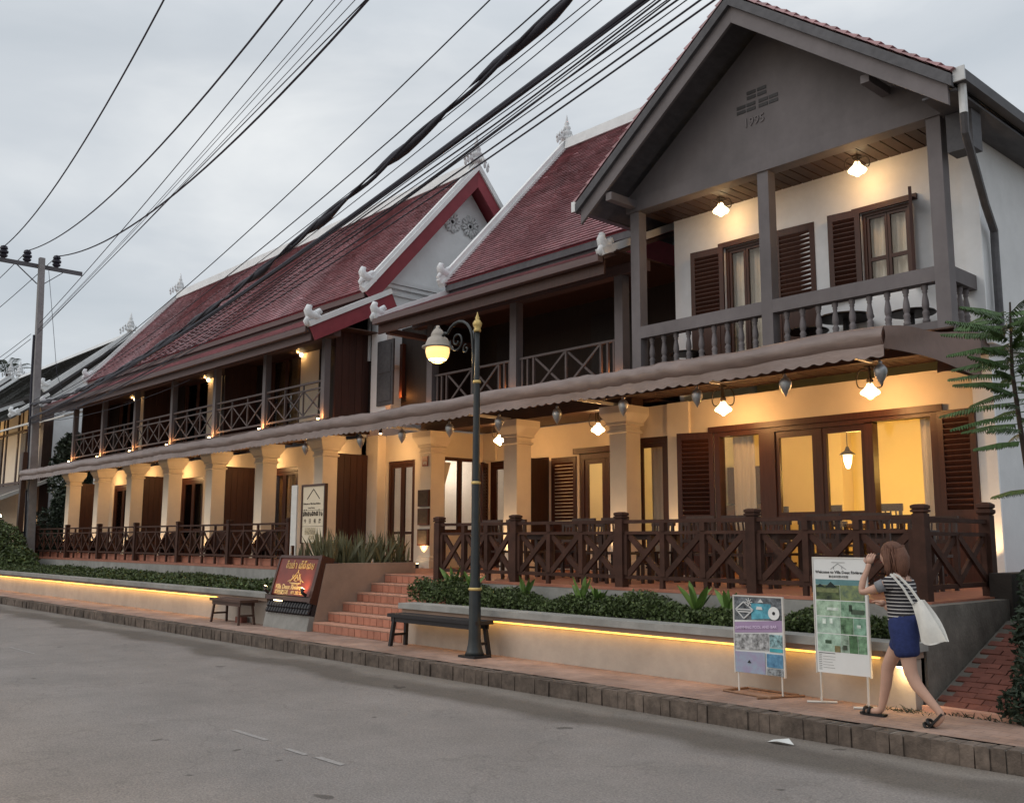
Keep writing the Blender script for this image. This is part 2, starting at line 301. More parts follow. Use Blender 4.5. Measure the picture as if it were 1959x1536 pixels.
# ================================================================== ground, road, kerb, pavement
S, F, RZ = 0.20, 1.16, 0.03        # pavement, terrace floor and road heights
def road_mat():
    m = mat('worn_road', (0.285, 0.262, 0.246), 0.9, 0.13, 0.5, 0.45, 90, blot=0.16)
    t = m.node_tree; K = t.links.new; p = t.nodes['Principled BSDF']; src = p.inputs['Base Color'].links[0].from_socket
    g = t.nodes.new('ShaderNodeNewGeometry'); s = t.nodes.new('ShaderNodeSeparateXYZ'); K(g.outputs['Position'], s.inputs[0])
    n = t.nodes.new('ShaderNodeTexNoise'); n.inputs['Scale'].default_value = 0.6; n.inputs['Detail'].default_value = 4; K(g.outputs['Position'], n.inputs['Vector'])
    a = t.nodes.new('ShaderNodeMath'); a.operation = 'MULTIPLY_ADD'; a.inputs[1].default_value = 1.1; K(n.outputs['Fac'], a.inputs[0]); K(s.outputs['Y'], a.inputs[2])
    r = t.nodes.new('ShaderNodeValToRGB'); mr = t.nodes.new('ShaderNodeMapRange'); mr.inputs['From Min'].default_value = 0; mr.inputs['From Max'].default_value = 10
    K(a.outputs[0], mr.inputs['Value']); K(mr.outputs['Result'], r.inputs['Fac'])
    e = r.color_ramp.elements; e[0].position = 0.0; e[0].color = (1.34, 1.16, 0.98, 1); e[1].position = 1.0; e[1].color = (0.50, 0.46, 0.42, 1)  # near end: warm light of an out-of-view lamp painted into the road colour
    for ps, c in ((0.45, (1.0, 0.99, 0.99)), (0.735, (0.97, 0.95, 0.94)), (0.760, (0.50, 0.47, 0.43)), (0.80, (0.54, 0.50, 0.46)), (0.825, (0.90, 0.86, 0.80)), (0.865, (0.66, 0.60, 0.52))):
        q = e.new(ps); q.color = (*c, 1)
    sp = t.nodes.new('ShaderNodeTexNoise'); sp.inputs['Scale'].default_value = 60; sp.inputs['Detail'].default_value = 3; K(g.outputs['Position'], sp.inputs['Vector'])
    r2 = t.nodes.new('ShaderNodeValToRGB'); r2.color_ramp.elements[0].position = 0.3; r2.color_ramp.elements[0].color = (0.70, 0.70, 0.70, 1); r2.color_ramp.elements[1].position = 0.72; r2.color_ramp.elements[1].color = (1.22, 1.2, 1.18, 1)
    K(sp.outputs['Fac'], r2.inputs['Fac'])
    st = t.nodes.new('ShaderNodeTexNoise'); st.inputs['Scale'].default_value = 2.6; st.inputs['Detail'].default_value = 2; K(g.outputs['Position'], st.inputs['Vector'])
    r3 = t.nodes.new('ShaderNodeValToRGB'); r3.color_ramp.elements[0].position = 0.255; r3.color_ramp.elements[0].color = (0.5, 0.49, 0.48, 1); r3.color_ramp.elements[1].position = 0.275; r3.color_ramp.elements[1].color = (1, 1, 1, 1)
    K(st.outputs['Fac'], r3.inputs['Fac'])
    vr = t.nodes.new('ShaderNodeTexVoronoi'); vr.feature = 'DISTANCE_TO_EDGE'; vr.inputs['Scale'].default_value = 0.42
    wn_ = t.nodes.new('ShaderNodeTexNoise'); wn_.inputs['Scale'].default_value = 1.6; wn_.inputs['Detail'].default_value = 6; K(g.outputs['Position'], wn_.inputs['Vector'])
    va = t.nodes.new('ShaderNodeMix'); va.data_type = 'RGBA'; va.blend_type = 'LINEAR_LIGHT'; va.inputs['Factor'].default_value = 0.9; K(g.outputs['Position'], va.inputs['A']); K(wn_.outputs['Color'], va.inputs['B']); K(va.outputs['Result'], vr.inputs['Vector'])
    r4 = t.nodes.new('ShaderNodeValToRGB'); r4.color_ramp.elements[0].position = 0.004; r4.color_ramp.elements[0].color = (0.87, 0.865, 0.86, 1); r4.color_ramp.elements[1].position = 0.011; r4.color_ramp.elements[1].color = (1, 1, 1, 1); K(vr.outputs['Distance'], r4.inputs['Fac'])
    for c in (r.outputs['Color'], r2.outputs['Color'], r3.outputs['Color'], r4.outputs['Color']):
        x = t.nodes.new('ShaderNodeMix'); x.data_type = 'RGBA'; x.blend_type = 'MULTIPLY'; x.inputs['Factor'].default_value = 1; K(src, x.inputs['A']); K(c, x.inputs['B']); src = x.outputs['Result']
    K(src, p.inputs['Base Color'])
    return m
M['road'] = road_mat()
def jointed(m):
    t = m.node_tree; K = t.links.new; p = t.nodes['Principled BSDF']; src = p.inputs['Base Color'].links[0].from_socket
    g = t.nodes.new('ShaderNodeNewGeometry'); b = t.nodes.new('ShaderNodeTexBrick'); b.inputs['Scale'].default_value = 1.0; b.inputs['Brick Width'].default_value = 0.21; b.inputs['Row Height'].default_value = 0.105; b.inputs['Mortar Size'].default_value = 0.006; b.inputs['Mortar Smooth'].default_value = 0.5
    b.inputs['Color1'].default_value = (1.05, 1.0, .96, 1); b.inputs['Color2'].default_value = (.88, .90, .92, 1); b.inputs['Mortar'].default_value = (.62, .62, .64, 1); K(g.outputs['Position'], b.inputs['Vector'])
    x = t.nodes.new('ShaderNodeMix'); x.data_type = 'RGBA'; x.blend_type = 'MULTIPLY'; x.inputs['Factor'].default_value = .75; K(src, x.inputs['A']); K(b.outputs['Color'], x.inputs['B']); K(x.outputs['Result'], p.inputs['Base Color'])
    return m
M['earth'] = mat('dry_earth', (0.16, 0.13, 0.10), 0.95, 0.25, 2, 0.3, blot=0.3)
M['pave'] = mat('dusty_terracotta_paving', (0.315, 0.200, 0.150), 0.88, 0.20, 2.2, 0.35, 40, col2=(0.37, 0.255, 0.205), blot=0.35)
jointed(M['pave'])
top('ground', MB().quad((-900, -700, -0.02), (700, -700, -0.02), (700, 900, -0.02), (-900, 900, -0.02)), 'earth', kind='structure')
rb = MB()
for i in range(60):
    x0, x1 = -160+i*4, -156+i*4; rb.quad((x0, -3, RZ), (x1, -3, RZ), (x1, 7.94, RZ), (x0, 7.94, RZ))
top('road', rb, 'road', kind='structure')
mk = MB()
for a, b, y, w in ((-8.6, -7.95, 4.35, 0.05), (-7.55, -7.2, 4.3, 0.05), (-7.1, -6.7, 4.32, 0.06), (-17.5, -16.2, 4.9, 0.03)):
    mk.quad((a, y, RZ+.004), (b, y, RZ+.004), (b-0.02, y+w, RZ+.004), (a+0.03, y+w, RZ+.004))
top('road_paint_traces', mk, mat('faded_road_paint', (0.305, 0.285, 0.27), 0.9, 0.3, 30, 0.2), kind='structure')
pv = MB()
for i in range(80):
    x0 = -60+i*0.8; x1 = x0+0.8
    for y0, y1 in ((8.17, 8.6), (8.6, 9.0), (9.0, 9.40)):
        pv.quad((x0, y0, S), (x1, y0, S), (x1, y1, S), (x0, y1, S))
top('pavement', pv, 'pave', kind='structure')
# kerb: soldier course of bricks
kb = top('kerb', MB().box(-60, 4, 7.99, 8.168, -0.1, S-0.012), 'dconcrete', kind='structure')
def chip_box(w, d, h, ch=0.012):
    m = MB(); m.prism([(-w/2, -h), (w/2, -h), (w/2, -ch), (w/2-ch, 0), (-w/2+ch, 0), (-w/2, -ch)], 'y', 0, d); return m
bm0 = chip_box(0.112, 0.19, 0.20).mesh('kerb_brick', M['kerbbrick'])
x = -2.3
for i in range(270):
    o = piece('brick', bm0, kb, (x, 7.965+R_.uniform(-0.012, 0.012), S+R_.uniform(-0.008, 0.006)), (R_.uniform(-.03, .03), R_.uniform(-.03, .03), R_.uniform(-.02, .02)), (R_.uniform(.95, 1.04), 1, 1))
    x -= 0.115
kr = MB()
while x > -60:
    kr.box(x-0.054, x+0.054, 7.965+R_.uniform(-.01, .01), 8.15, 0.0, S+R_.uniform(-.006, .004)); x -= 0.115
o = part('far_brick_course', kr, 'kerbbrick', kb, kind='stuff')
# side path: ramp of red bricks between the terrace wall and the bush
sp = top('side_path', MB().prism([(9.2, 0.0), (9.2, S-0.035), (11.3, 0.915), (22, 1.02), (22, 0.0)], 'x', -4.38, -3.2), 'dconcrete', kind='structure')
ang = math.atan2(0.93-S, 2.1)
bp0 = MB().box(-0.098, 0.098, -0.048, 0.048, -0.05, 0.0).mesh('path_brick', M['brickpath'])
for r in range(20):
    d = 0.07+r*0.108
    for c in range(6):
        px = -4.25+c*0.205+(0.10 if r % 2 else 0)
        piece('brick', bp0, sp, (px, 9.24+d*math.cos(ang), S+0.005+d*math.sin(ang)+R_.uniform(-.006, .006)), (ang+R_.uniform(-.02, .02), R_.uniform(-.02, .02), R_.uniform(-.02, .02)))
te = MB().box(-4.37, -3.0, 9.18, 9.30, 0.1, S+0.05); part('edging', te, 'terralight', sp)

# ================================================================== planters with led strips
def planter(x0, x1, yb, label, group='street front planters', led=(None, None), capz=0.815, pw=0.75):
    t = thing('planter', label, 'planter', ((x0+x1)/2, 9.3, S), group)
    part('front_wall', MB().box(x0, x1, 9.17, 9.32, 0.05, capz-0.08), 'render', t)
    part('coping_band', MB().box(x0-.02, x1+.02, 9.085, 9.34, capz-0.145, capz-0.085), 'render2', t)
    part('coping', MB().box(x0-.05, x1+.05, 9.03, 9.38, capz-0.082, capz), 'concrete', t)
    part('soil', MB().box(x0, x1, 9.385, yb, 0.3, capz-0.06), 'soil', t)
    a, b = led
    part('led_strip', MB().box(a, b, 9.142, 9.166, capz-0.172, capz-0.149), 'led', t)
    n = max(3, int((b-a)/2.2))
    for i in range(n):
        xx = a+(b-a)*(i+.5)/n
        d = bpy.data.lights.new('led_glow', 'AREA'); d.shape = 'RECTANGLE'; d.size = (b-a)/n; d.size_y = 0.03; d.energy = pw*(b-a)/n; d.color = (1.0, 0.52, 0.12)
        o = bpy.data.objects.new('led_glow', d); COL.objects.link(o); o.rotation_euler = (rad(28), 0, 0); o.parent = t; o.location = Vector((xx, 9.10, capz-0.155))-WL[t]
    return t
pl_r = planter(-12.45, -4.42, 9.89, 'long rendered planter right of the steps, amber light line under its coping', led=(-12.42, -4.75))
pl_l = planter(-36.6, -16.75, 11.29, 'long rendered planter left of the steps, glowing along the far pavement', led=(-34.3, -18.9), capz=0.785, pw=1.5)
w2 = top('planter_spotlight', MB().box(-4.56, -4.40, 9.06, 9.16, 0.60, 0.665), 'black', 'small lit spotlight at the right end of the planter wall', 'spotlight')
part('lens', MB().box(-4.545, -4.415, 9.07, 9.15, 0.588, 0.599), 'spotface', w2)
lamp('spot_glow', 'POINT', (-4.48, 9.10, 0.55), 2.0, (1, .68, .3), 0.02, w2)

# ================================================================== terraces
tr = thing('terrace', 'raised right terrace on a grey concrete plinth behind the planted hedge', 'terrace', (-8.5, 12, S))
part('plinth_wall', MB().box(-12.4, -4.55, 9.90, 10.05, 0.2, 1.12), 'concrete', tr)
part('side_wall', MB().prism([(9.385, 0.1), (9.385, 1.14), (11.45, 1.14), (11.45, 0.1)], 'x', -4.545, -4.392), 'dconcrete', tr)
part('floor', MB().box(-12.42, -4.55, 9.895, 15.29, 1.122, F), 'floor', tr)
part('dark_side_wall', MB().box(-4.60, -4.36, 11.46, 17.0, 0.3, 1.42), mat('dark_brown_wall', (0.03, 0.024, 0.02), .9, .3, 6, .3), tr)  # low wall in one even, very dark brown
tl = thing('terrace', 'raised left terrace on a grey plinth running the length of the far wing', 'terrace', (-28, 12.4, S))
part('plinth_wall', MB().box(-38.95, -17.95, 11.30, 11.45, 0.2, 1.10), 'concrete', tl)
part('floor', MB().box(-38.97, -12.42, 11.295, 15.29, 1.102, F), 'floor', tl)
part('curb', MB().box(-38.9, -18.0, 11.70, 11.79, F+.001, F+.17), 'terra', tl); part('landing', MB().box(-15.1, -12.42, 10.60, 11.294, 1.102, F), 'floor', tl)
# snake plant bed and stair flank
bed = thing('plant_bed', 'brown rendered raised bed beside the steps holding spiky snake plants', 'plant bed', (-16.4, 10.2, S))
part('flank_wall', MB().prism([(9.06, S-.1), (9.33, 1.36), (11.29, 1.36), (11.29, S-.1)], 'x', -15.25, -15.095), 'render2', bed)
part('front_wall', MB().box(-17.95, -16.642, 10.12, 10.25, S, 1.30), 'render2', bed); part('left_wall', MB().box(-17.95, -17.80, 10.251, 11.158, S, 1.35), 'render2', bed)
part('front_wall', MB().prism([(9.09, S-.1), (9.34, 1.35), (9.50, 1.35), (9.50, S-.1)], 'x', -16.64, -15.251), 'render2', bed)
part('rear_wall', MB().box(-17.94, -15.251, 11.16, 11.29, S, 1.35), 'render2', bed)
part('soil', MB().box(-16.64, -15.26, 9.51, 11.155, 0.6, 1.30).box(-17.79, -16.642, 10.26, 11.155, 0.6, 1.30), 'soil', bed)
part('slab', MB().box(-17.97, -16.65, 10.10, 10.75, 1.302, 1.355), 'concrete', bed)
# steps
st = thing('steps', 'six terracotta tiled steps rising from the pavement to the entrance', 'steps', (-13.8, 9.8, S))
rh, tdp, X0, X1 = (F-S)/6, 0.298, -15.09, -12.46
core = MB()
for i in range(6):
    core.box(X0, X1, 9.105+i*tdp, 10.6, S-.05 if i == 0 else S+i*rh-.001, S+(i+1)*rh-0.014)
part('core', core, 'grout', st)
tw = 0.186; rt_m = MB().box(0.006, tw-0.006, -0.016, 0.0, 0.008, rh-0.030).mesh('riser_tile', M['terra'])
tt_m = MB().box(0.005, tw-0.005, 0.0, tdp-0.006, 0, 0.013).mesh('tread_tile', M['terralight'])
for i in range(6):
    y = 9.105+i*tdp
    for k in range(14):
        piece('tile', rt_m, st, (X0+0.01+k*tw, y+R_.uniform(-.002, .002), S+i*rh))
        piece('tile', tt_m, st, (X0+0.01+k*tw, y-0.02, S+(i+1)*rh-0.0135))

# ================================================================== monument sign
sg = thing('sign_board', 'red lacquer hotel name board with gold letters leaning beside the steps', 'sign', (-15.9, 9.1, S))
part('base', MB().prism([(8.96, S-.1), (9.035, 0.46), (9.6, 0.46), (9.6, S-.1)], 'x', -16.66, -15.11), 'concrete', sg)
el_ = Vector((0, 0.28, 1.0)).normalized()        # up direction of the leaning face
nrm = Vector((0, -1.0, 0.28)).normalized()
def fp(u, v, d=0.0):                             # u along the board (m), v up the face (m), d out of the face
    q = Vector((-16.64, 9.03, 0.47))+Vector((u, 0, 0))+el_*v+nrm*d; return (q.x, q.y, q.z)
def slab(u0, u1, v0, v1, d0, d1):
    return MB().add([fp(u0, v0, d0), fp(u1, v0, d0), fp(u1, v1, d0), fp(u0, v1, d0), fp(u0, v0, d1), fp(u1, v0, d1), fp(u1, v1, d1), fp(u0, v1, d1)],
                    [(0,3,2,1),(4,5,6,7),(0,1,5,4),(1,2,6,5),(2,3,7,6),(3,0,4,7)])
part('backing', slab(0.0, 1.53, 0.0, 1.02, -0.30, -0.02), 'black', sg)
ft = MB()
for i in range(16):
    u = 0.04+i*0.094
    for j in range(2):
        ft = MB(); a, b = 0.0+j*0.095, 0.125+j*0.095
        ft.tube([fp(u+.045, b, 0.0), fp(u+.045, (a+b)/2, .022), fp(u+.045, a+.012, .030), fp(u+.045, a, .022)], [.030, .038, .040, .030], 8)
        part('tile', ft, 'black', sg)
part('ledge', slab(-0.01, 1.54, 0.215, 0.29, -0.03, 0.075), 'redwood', sg)
part('panel', slab(0.06, 1.44, 0.32, 1.0, -0.02, 0.015), 'signred', sg)
part('side_frame', slab(1.44, 1.535, 0.20, 1.06, -0.2, 0.06), 'redwood', sg)
part('side_frame', slab(0.0, 0.06, 0.29, 1.03, -0.05, 0.03), 'redwood', sg)
part('top_frame', slab(0.06, 1.44, 1.0, 1.05, -0.05, 0.045), 'redwood', sg)
O_ = lambda u, v: fp(u, v, 0.016)
UX, UY = (1, 0, 0), tuple(el_)
# Lao name, drawn as strokes: each glyph in a 1 x 1 cell
G = {'wo': [[(.15, .25), (.3, .15), (.4, .3), (.25, .4), (.15, .25), (.15, .7), (.35, .95), (.65, .9), (.75, .6), (.7, .15)]],
     'no': [[(.1, .9), (.25, .95), (.25, .15), (.5, .12), (.75, .3), (.75, .95)], [(.25, .15), (.1, .2)], [(.75, .3), (.9, .12)]],
     'lo': [[(.7, .12), (.75, .6), (.6, .9), (.3, .95), (.15, .75), (.3, .6), (.5, .62)], [(.15, .15), (.3, .12), (.35, .3), (.2, .35), (.15, .15)], [(.2, .35), (.2, .55)]],
     'aa': [[(.15, .8), (.35, .95), (.55, .8), (.55, .12)]], 'e': [[(.4, .95), (.35, .3), (.5, .12), (.6, .25), (.45, .35)]],
     'do': [[(.15, .12), (.12, .7), (.35, .95), (.65, .9), (.8, .6), (.75, .12)], [(.15, .12), (.35, .15), (.4, .4), (.3, .45)]],
     'ho': [[(.6, .95), (.4, .8), (.3, .5), (.35, .2), (.5, .12), (.65, .25), (.5, .4), (.35, .35)]],
     'yo': [[(.2, .95), (.15, .75), (.4, .6), (.2, .45), (.25, .15), (.6, .12), (.8, .4), (.75, .95)]],
     'i': [[(.2, 1.12), (.45, 1.3), (.7, 1.15), (.2, 1.12)]], 'ii': [[(.2, 1.12), (.45, 1.3), (.7, 1.15), (.2, 1.12)], [(.7, 1.15), (.7, 1.35)]], 'mai': [[(.5, 1.1), (.5, 1.35)]]}
def lao(seq, u0, v0, s, w, adv=0.82):
    st_, u = [], u0
    for ch in seq:
        base = ch.split('+')
        for b in base:
            for q in G[b]: st_.append([(u+a*s*0.8, v0+bb*s) for a, bb in q])
        u += s*adv*(0.72 if base[0] in ('aa', 'e', 'ho') else 1.0)
    return strokes_mb(st_, O_(0, 0), UX, UY, w)
part('lao_lettering', lao(['wo+i', 'no', 'lo+mai', 'aa'], 0.32, 0.795, 0.125, 0.0085), 'goldletter', sg)
part('lao_lettering', lao(['e', 'do+ii', 'wo+ii', 'e', 'wo', 'yo'], 0.745, 0.795, 0.125, 0.0085), 'goldletter', sg)
em = [[(.52, .57), (.62, .60), (.80, .755), (.98, .60), (1.06, .57)], [(.80, .755), (.80, .79)], [(.58, .555), (.70, .65), (.76, .70)], [(.66, .70), (.645, .66), (.70, .63)], [(.90, .71), (.88, .65), (.98, .57)],
      [(.72, .60), (.80, .70), (.88, .60), (.80, .58), (.72, .60)], [(.75, .61), (.80, .66), (.85, .61)], [(.60, .545), (1.0, .545)], [(.66, .53), (.94, .53)]]
part('temple_emblem', strokes_mb(em, O_(0, 0), UX, UY, 0.0075), 'goldletter', sg)
part('latin_lettering', text_mb('Villa Deux Rivières', 0.125, O_(0.12, 0.43), UX, UY, 0.006, bold=0.002), 'goldletter', sg)
part('chinese_lettering', text_mb('双河别墅酒店', 0.082, O_(0.13, 0.345), UX, UY, 0.005, bold=0.0015), 'goldletter', sg)
part('telephone_number', text_mb('071 252 225', 0.082, O_(0.72, 0.345), UX, UY, 0.005, bold=0.001), 'goldletter', sg)
for u, on in ((1.36, 1), (0.03, 1)):
    hb = MB(); hb.tube([fp(u, 0.33, .07), fp(u, 0.36, .16), fp(u-.02, 0.42, .16)], [.03, .03, .04], 8); h_ = part('spotlight', hb, 'black', sg)
    part('lens', MB().add([fp(u-.035, .425, .135), fp(u+.02, .425, .135), fp(u+.02, .44, .185), fp(u-.035, .44, .185)], [(0, 1, 2, 3)]), 'spotface', h_)
lamp('sign_spot', 'SPOT', fp(1.30, 0.40, 0.20), 9.0, (1, .62, .25), 0.02, sg, aim=fp(1.0, 0.62, 0.0), spot=125, blend=.9)
lamp('sign_spot', 'SPOT', fp(0.05, 0.36, 0.20), 1.2, (1, .62, .25), 0.02, sg, aim=fp(.4, .6, 0), spot=110, blend=.8)
part('strip_lamp', slab(0.28, 0.55, 0.20, 0.212, 0.04, 0.07), 'shade', sg)
# ================================================================== building helpers
def plank_wall_x(parent, name, x, y0, y1, z0, z1, m='panel', n=6, t=0.06):
    p = part(name, MB().box(x, x+t, y0, y1, z0, z1), m, parent)
    w = (y1-y0)/n; me = MB().box(0, 0.014, 0.004, w-0.004, 0.0, z1-z0-.01).mesh('plank', M[m])
    for k in range(n): piece('plank', me, p, (x+t+R_.uniform(-.003, .001), y0+k*w, z0+.005))
    return p
def sq_column(parent, cx, cy, z0, z1, w=0.40):
    h = w/2; t = z1-z0
    pr = [(h+.06, 0), (h+.06, .16), (h+.03, .20), (h+.03, .24), (h, .27), (h, t-.50), (h+.035, t-.485), (h+.035, t-.445), (h+.005, t-.43), (h+.005, t-.36), (h+.05, t-.34), (h+.05, t-.29),
          (h+.075, t-.25), (h+.12, t-.17), (h+.135, t-.13), (h+.135, t)]
    return part('column', MB().lathe((cx, cy, z0), pr, sq=True), 'plaster', parent)
def roof_tiles(parent, x0, x1, y0, z0, y1, z1, row, w, m='tile', swap=None, name='tile_courses'):
    L_ = math.hypot(y1-y0, z1-z0); dy, dz = (y1-y0)/L_, (z1-z0)/L_; ny, nz = -dz, dy
    if ny*ny+nz*nz and nz < 0: ny, nz = -ny, -nz
    nr = int(L_/row); nc = int(abs(x1-x0)/w); mb = MB(); vs, fs, rr = mb.v, mb.f, mb.r
    rowtone = 0.0
    for r in range(nr):
        s0, s1 = r*row, min((r+1)*row+row*0.35, L_); off = (w/2 if r % 2 else 0)
        rowtone = R_.uniform(-.12, .12)
        if r % 9 == 0: dsl = [R_.uniform(-.012, .012) for _ in range(6)]
        for c in range(nc+1):
            a = x0+c*w+off+.001-w/2; b = a+w-.002; a = max(a, x0); b = min(b, x1)
            if b-a < .02: continue
            h = .046+R_.uniform(-.003, .004); wvx = .010*math.sin(a*1.1+r*.05)+.006*math.sin(a*2.7+1); sj = s0+R_.uniform(-.003, .003)-(R_.uniform(.02, .05) if R_.random() < .003 else 0); h += wvx*.6; o = len(vs)
            def P(x, s, d): return (x, y0+dy*s+ny*d, z0+dz*s+nz*d) if not swap else (y0+dy*s+ny*d, x, z0+dz*s+nz*d)
            vs += [P(a, sj, h), P(b, sj, h), P(b, s1, .004), P(a, s1, .004), P(a, sj+.030, -.004), P(b, sj+.030, -.004)]
            fs += [(o, o+1, o+2, o+3), (o+4, o+5, o+1, o), (o+4, o, o+3), (o+5, o+2, o+1)]; q = min(1, max(0, R_.random()*.85+rowtone)); rr += [q]*4
    return part(name, mb, m, parent, kind='stuff')
def slope_slab(mb, x0, x1, y0, z0, y1, z1, t, swap=False):
    L_ = math.hypot(y1-y0, z1-z0); ny, nz = -(z1-z0)/L_*t, (y1-y0)/L_*t
    if nz < 0: ny, nz = -ny, -nz
    poly = [(y0, z0), (y1, z1), (y1-ny, z1-nz), (y0-ny, z0-nz)]
    return mb.prism(poly, 'y' if swap else 'x', x0, x1)
def finial(parent, x, y, z, h=0.85):
    p = MB(); pr = [(.11, 0), (.20, .05), (.22, .12), (.12, .18), (.17, .25), (.19, .34), (.10, .40), (.14, .47), (.13, .54), (.07, .60), (.09, .66), (.05, .74), (.04, .82), (.012, 1.0)]
    p.lathe((x, y, z), [(r*h*1.0, q*h) for r, q in pr], 10)
    for s in (-1, 1):
        for k in range(4):
            yy = y+s*(.10+.10*k)*h/.85; zz = z+(.30-.115*k)*h; p.sphere((x, yy, zz-.02), .066*h, 8, 6, 0.7, .8, 1.8)
            p.lathe((x, yy+s*.02, zz+.05*h), [(.05*h, 0), (.035*h, .08*h), (.006, .17*h)], 6)
    for k in range(3):
        for s in (-1, 1): p.sphere((x+s*(.13+.10*k)*h, y, z+(.14-.05*k)*h), .055*h, 7, 5, 1, .8, 1.6)
    return part('finial', p, 'stone', parent, smooth=True)
def eave_ornament(parent, x, y, z, d=-1, s=1.0):
    # stucco scroll that ends a verge: body with curls, pointing out and up
    s *= .60; P = lambda a, b: (x, y-d*a*s, z+b*s); p = MB()
    p.tube([P(.42, .02), P(.25, .06), P(.05, .08), P(-.12, .14), P(-.20, .27), P(-.15, .40), P(-.06, .42)], [.06*s, .13*s, .18*s, .18*s, .14*s, .11*s, .05*s], 10)
    p.tube([P(.10, .10), P(.14, .24), P(.24, .32), P(.32, .27)], [.13*s, .12*s, .10*s, .05*s], 8); p.tube([P(-.08, .05), P(-.20, .0), P(-.27, -.10), P(-.22, -.20), P(-.15, -.24)], [.11*s, .10*s, .085*s, .07*s, .03*s], 8)
    return part('eave_ornament', p, 'stone', parent, smooth=True)
def louvre_shutter(parent, p0, ang, w, z0, z1, m='redwood', n=None, name='shutter', t=0.045):
    # p0: hinge corner (x, y); ang: direction the leaf extends in plan
    ca, sa = math.cos(ang), math.sin(ang)
    def T(mb_): 
        mb_.v = [(p0[0]+ca*a-sa*b, p0[1]+sa*a+ca*b, c) for a, b, c in mb_.v]; return mb_
    fr = MB(); s = 0.085; h = z1-z0
    fr.box(0, s, 0, t, z0, z1).box(w-s, w, 0, t, z0, z1).box(s, w-s, 0, t, z1-.11, z1).box(s, w-s, 0, t, z0, z0+.16)
    split = z0+h*0.42 if h > 1.8 else z0+.16
    if h > 1.8: fr.box(s, w-s, 0, t, split-.1, split)
    sh = part(name, T(fr), m, parent)
    if h > 1.8: part('lower_panel', T(MB().box(s, w-s, .012, t-.012, z0+.16, split-.1)), m, sh)
    n = n or max(6, int((z1-.11-split)/0.075)); pit = (z1-.11-split)/n
    base = MB().add([(s, .004, .068), (w-s, .004, .068), (w-s, t-.004, 0), (s, t-.004, 0), (s, .004, .080), (w-s, .004, .080), (w-s, t-.004, .012), (s, t-.004, .012)],
                    [(0,3,2,1),(4,5,6,7),(0,1,5,4),(1,2,6,5),(2,3,7,6),(3,0,4,7)])
    base.v = [(ca*a-sa*b, sa*a+ca*b, c) for a, b, c in base.v]; me = base.mesh('slat', M[m])
    for k in range(n): piece('slat', me, sh, (p0[0], p0[1], split+k*pit))
    return sh
def casement(parent, x0, x1, y, z0, z1, leaves, m='redwood', fr=0.075, mid=None, name='window', d=0.09):
    f = MB(); f.box(x0, x0+fr, y, y+d, z0, z1).box(x1-fr, x1, y, y+d, z0, z1).box(x0+fr, x1-fr, y, y+d, z1-fr, z1).box(x0+fr, x1-fr, y, y+d, z0, z0+fr*.6)
    p = part(name, f, m, parent); w = (x1-x0-2*fr)/leaves
    for k in range(leaves):
        a, b = x0+fr+k*w+.004, x0+fr+(k+1)*w-.004; lf = MB(); s = fr*.8; za, zb = z0+fr*.6+.004, z1-fr-.004
        lf.box(a, a+s, y+.02, y+d-.02, za, zb).box(b-s, b, y+.02, y+d-.02, za, zb).box(a+s, b-s, y+.02, y+d-.02, zb-s, zb).box(a+s, b-s, y+.02, y+d-.02, za, za+s*1.2)
        for q in (mid or []): lf.box(a+s, b-s, y+.025, y+d-.025, q-.03, q+.03)
        part('leaf_frame', lf, m, p)
        cuts = [za+s*1.2]+[q for q in (mid or [])]+[zb-s]
        for i in range(len(cuts)-1):
            lo = cuts[i]+(.03 if i else 0); hi = cuts[i+1]-(.03 if i < len(cuts)-2 else 0)
            part('pane', MB().box(a+s, b-s, y+.042, y+.048, lo, hi), 'glass', p)
    return p
def curtain(parent, x0, x1, y, z0, z1, m='curtain', wav=0.035, pit=0.13, tie=None, name='curtain'):
    mb = MB(); n = max(6, int((x1-x0)/pit*6)); rows = 8; vs = []
    for j in range(rows+1):
        f = j/rows; z = z1-(z1-z0)*f
        for i in range(n+1):
            u = i/n; xx = x0+(x1-x0)*u
            if tie: xx = x0+(x1-x0)*u*(1-.45*math.sin(math.pi*min(1, f*1.2))) if tie == 'L' else x1-(x1-x0)*(1-u)*(1-.45*math.sin(math.pi*min(1, f*1.2)))
            vs.append((xx, y+wav*math.sin(u*n/6*2*math.pi+.6*math.sin(f*2)), z))
    fs = [(j*(n+1)+i, j*(n+1)+i+1, (j+1)*(n+1)+i+1, (j+1)*(n+1)+i) for j in range(rows) for i in range(n)]
    mb.add(vs, fs); return part(name, mb, m, parent, smooth=True)
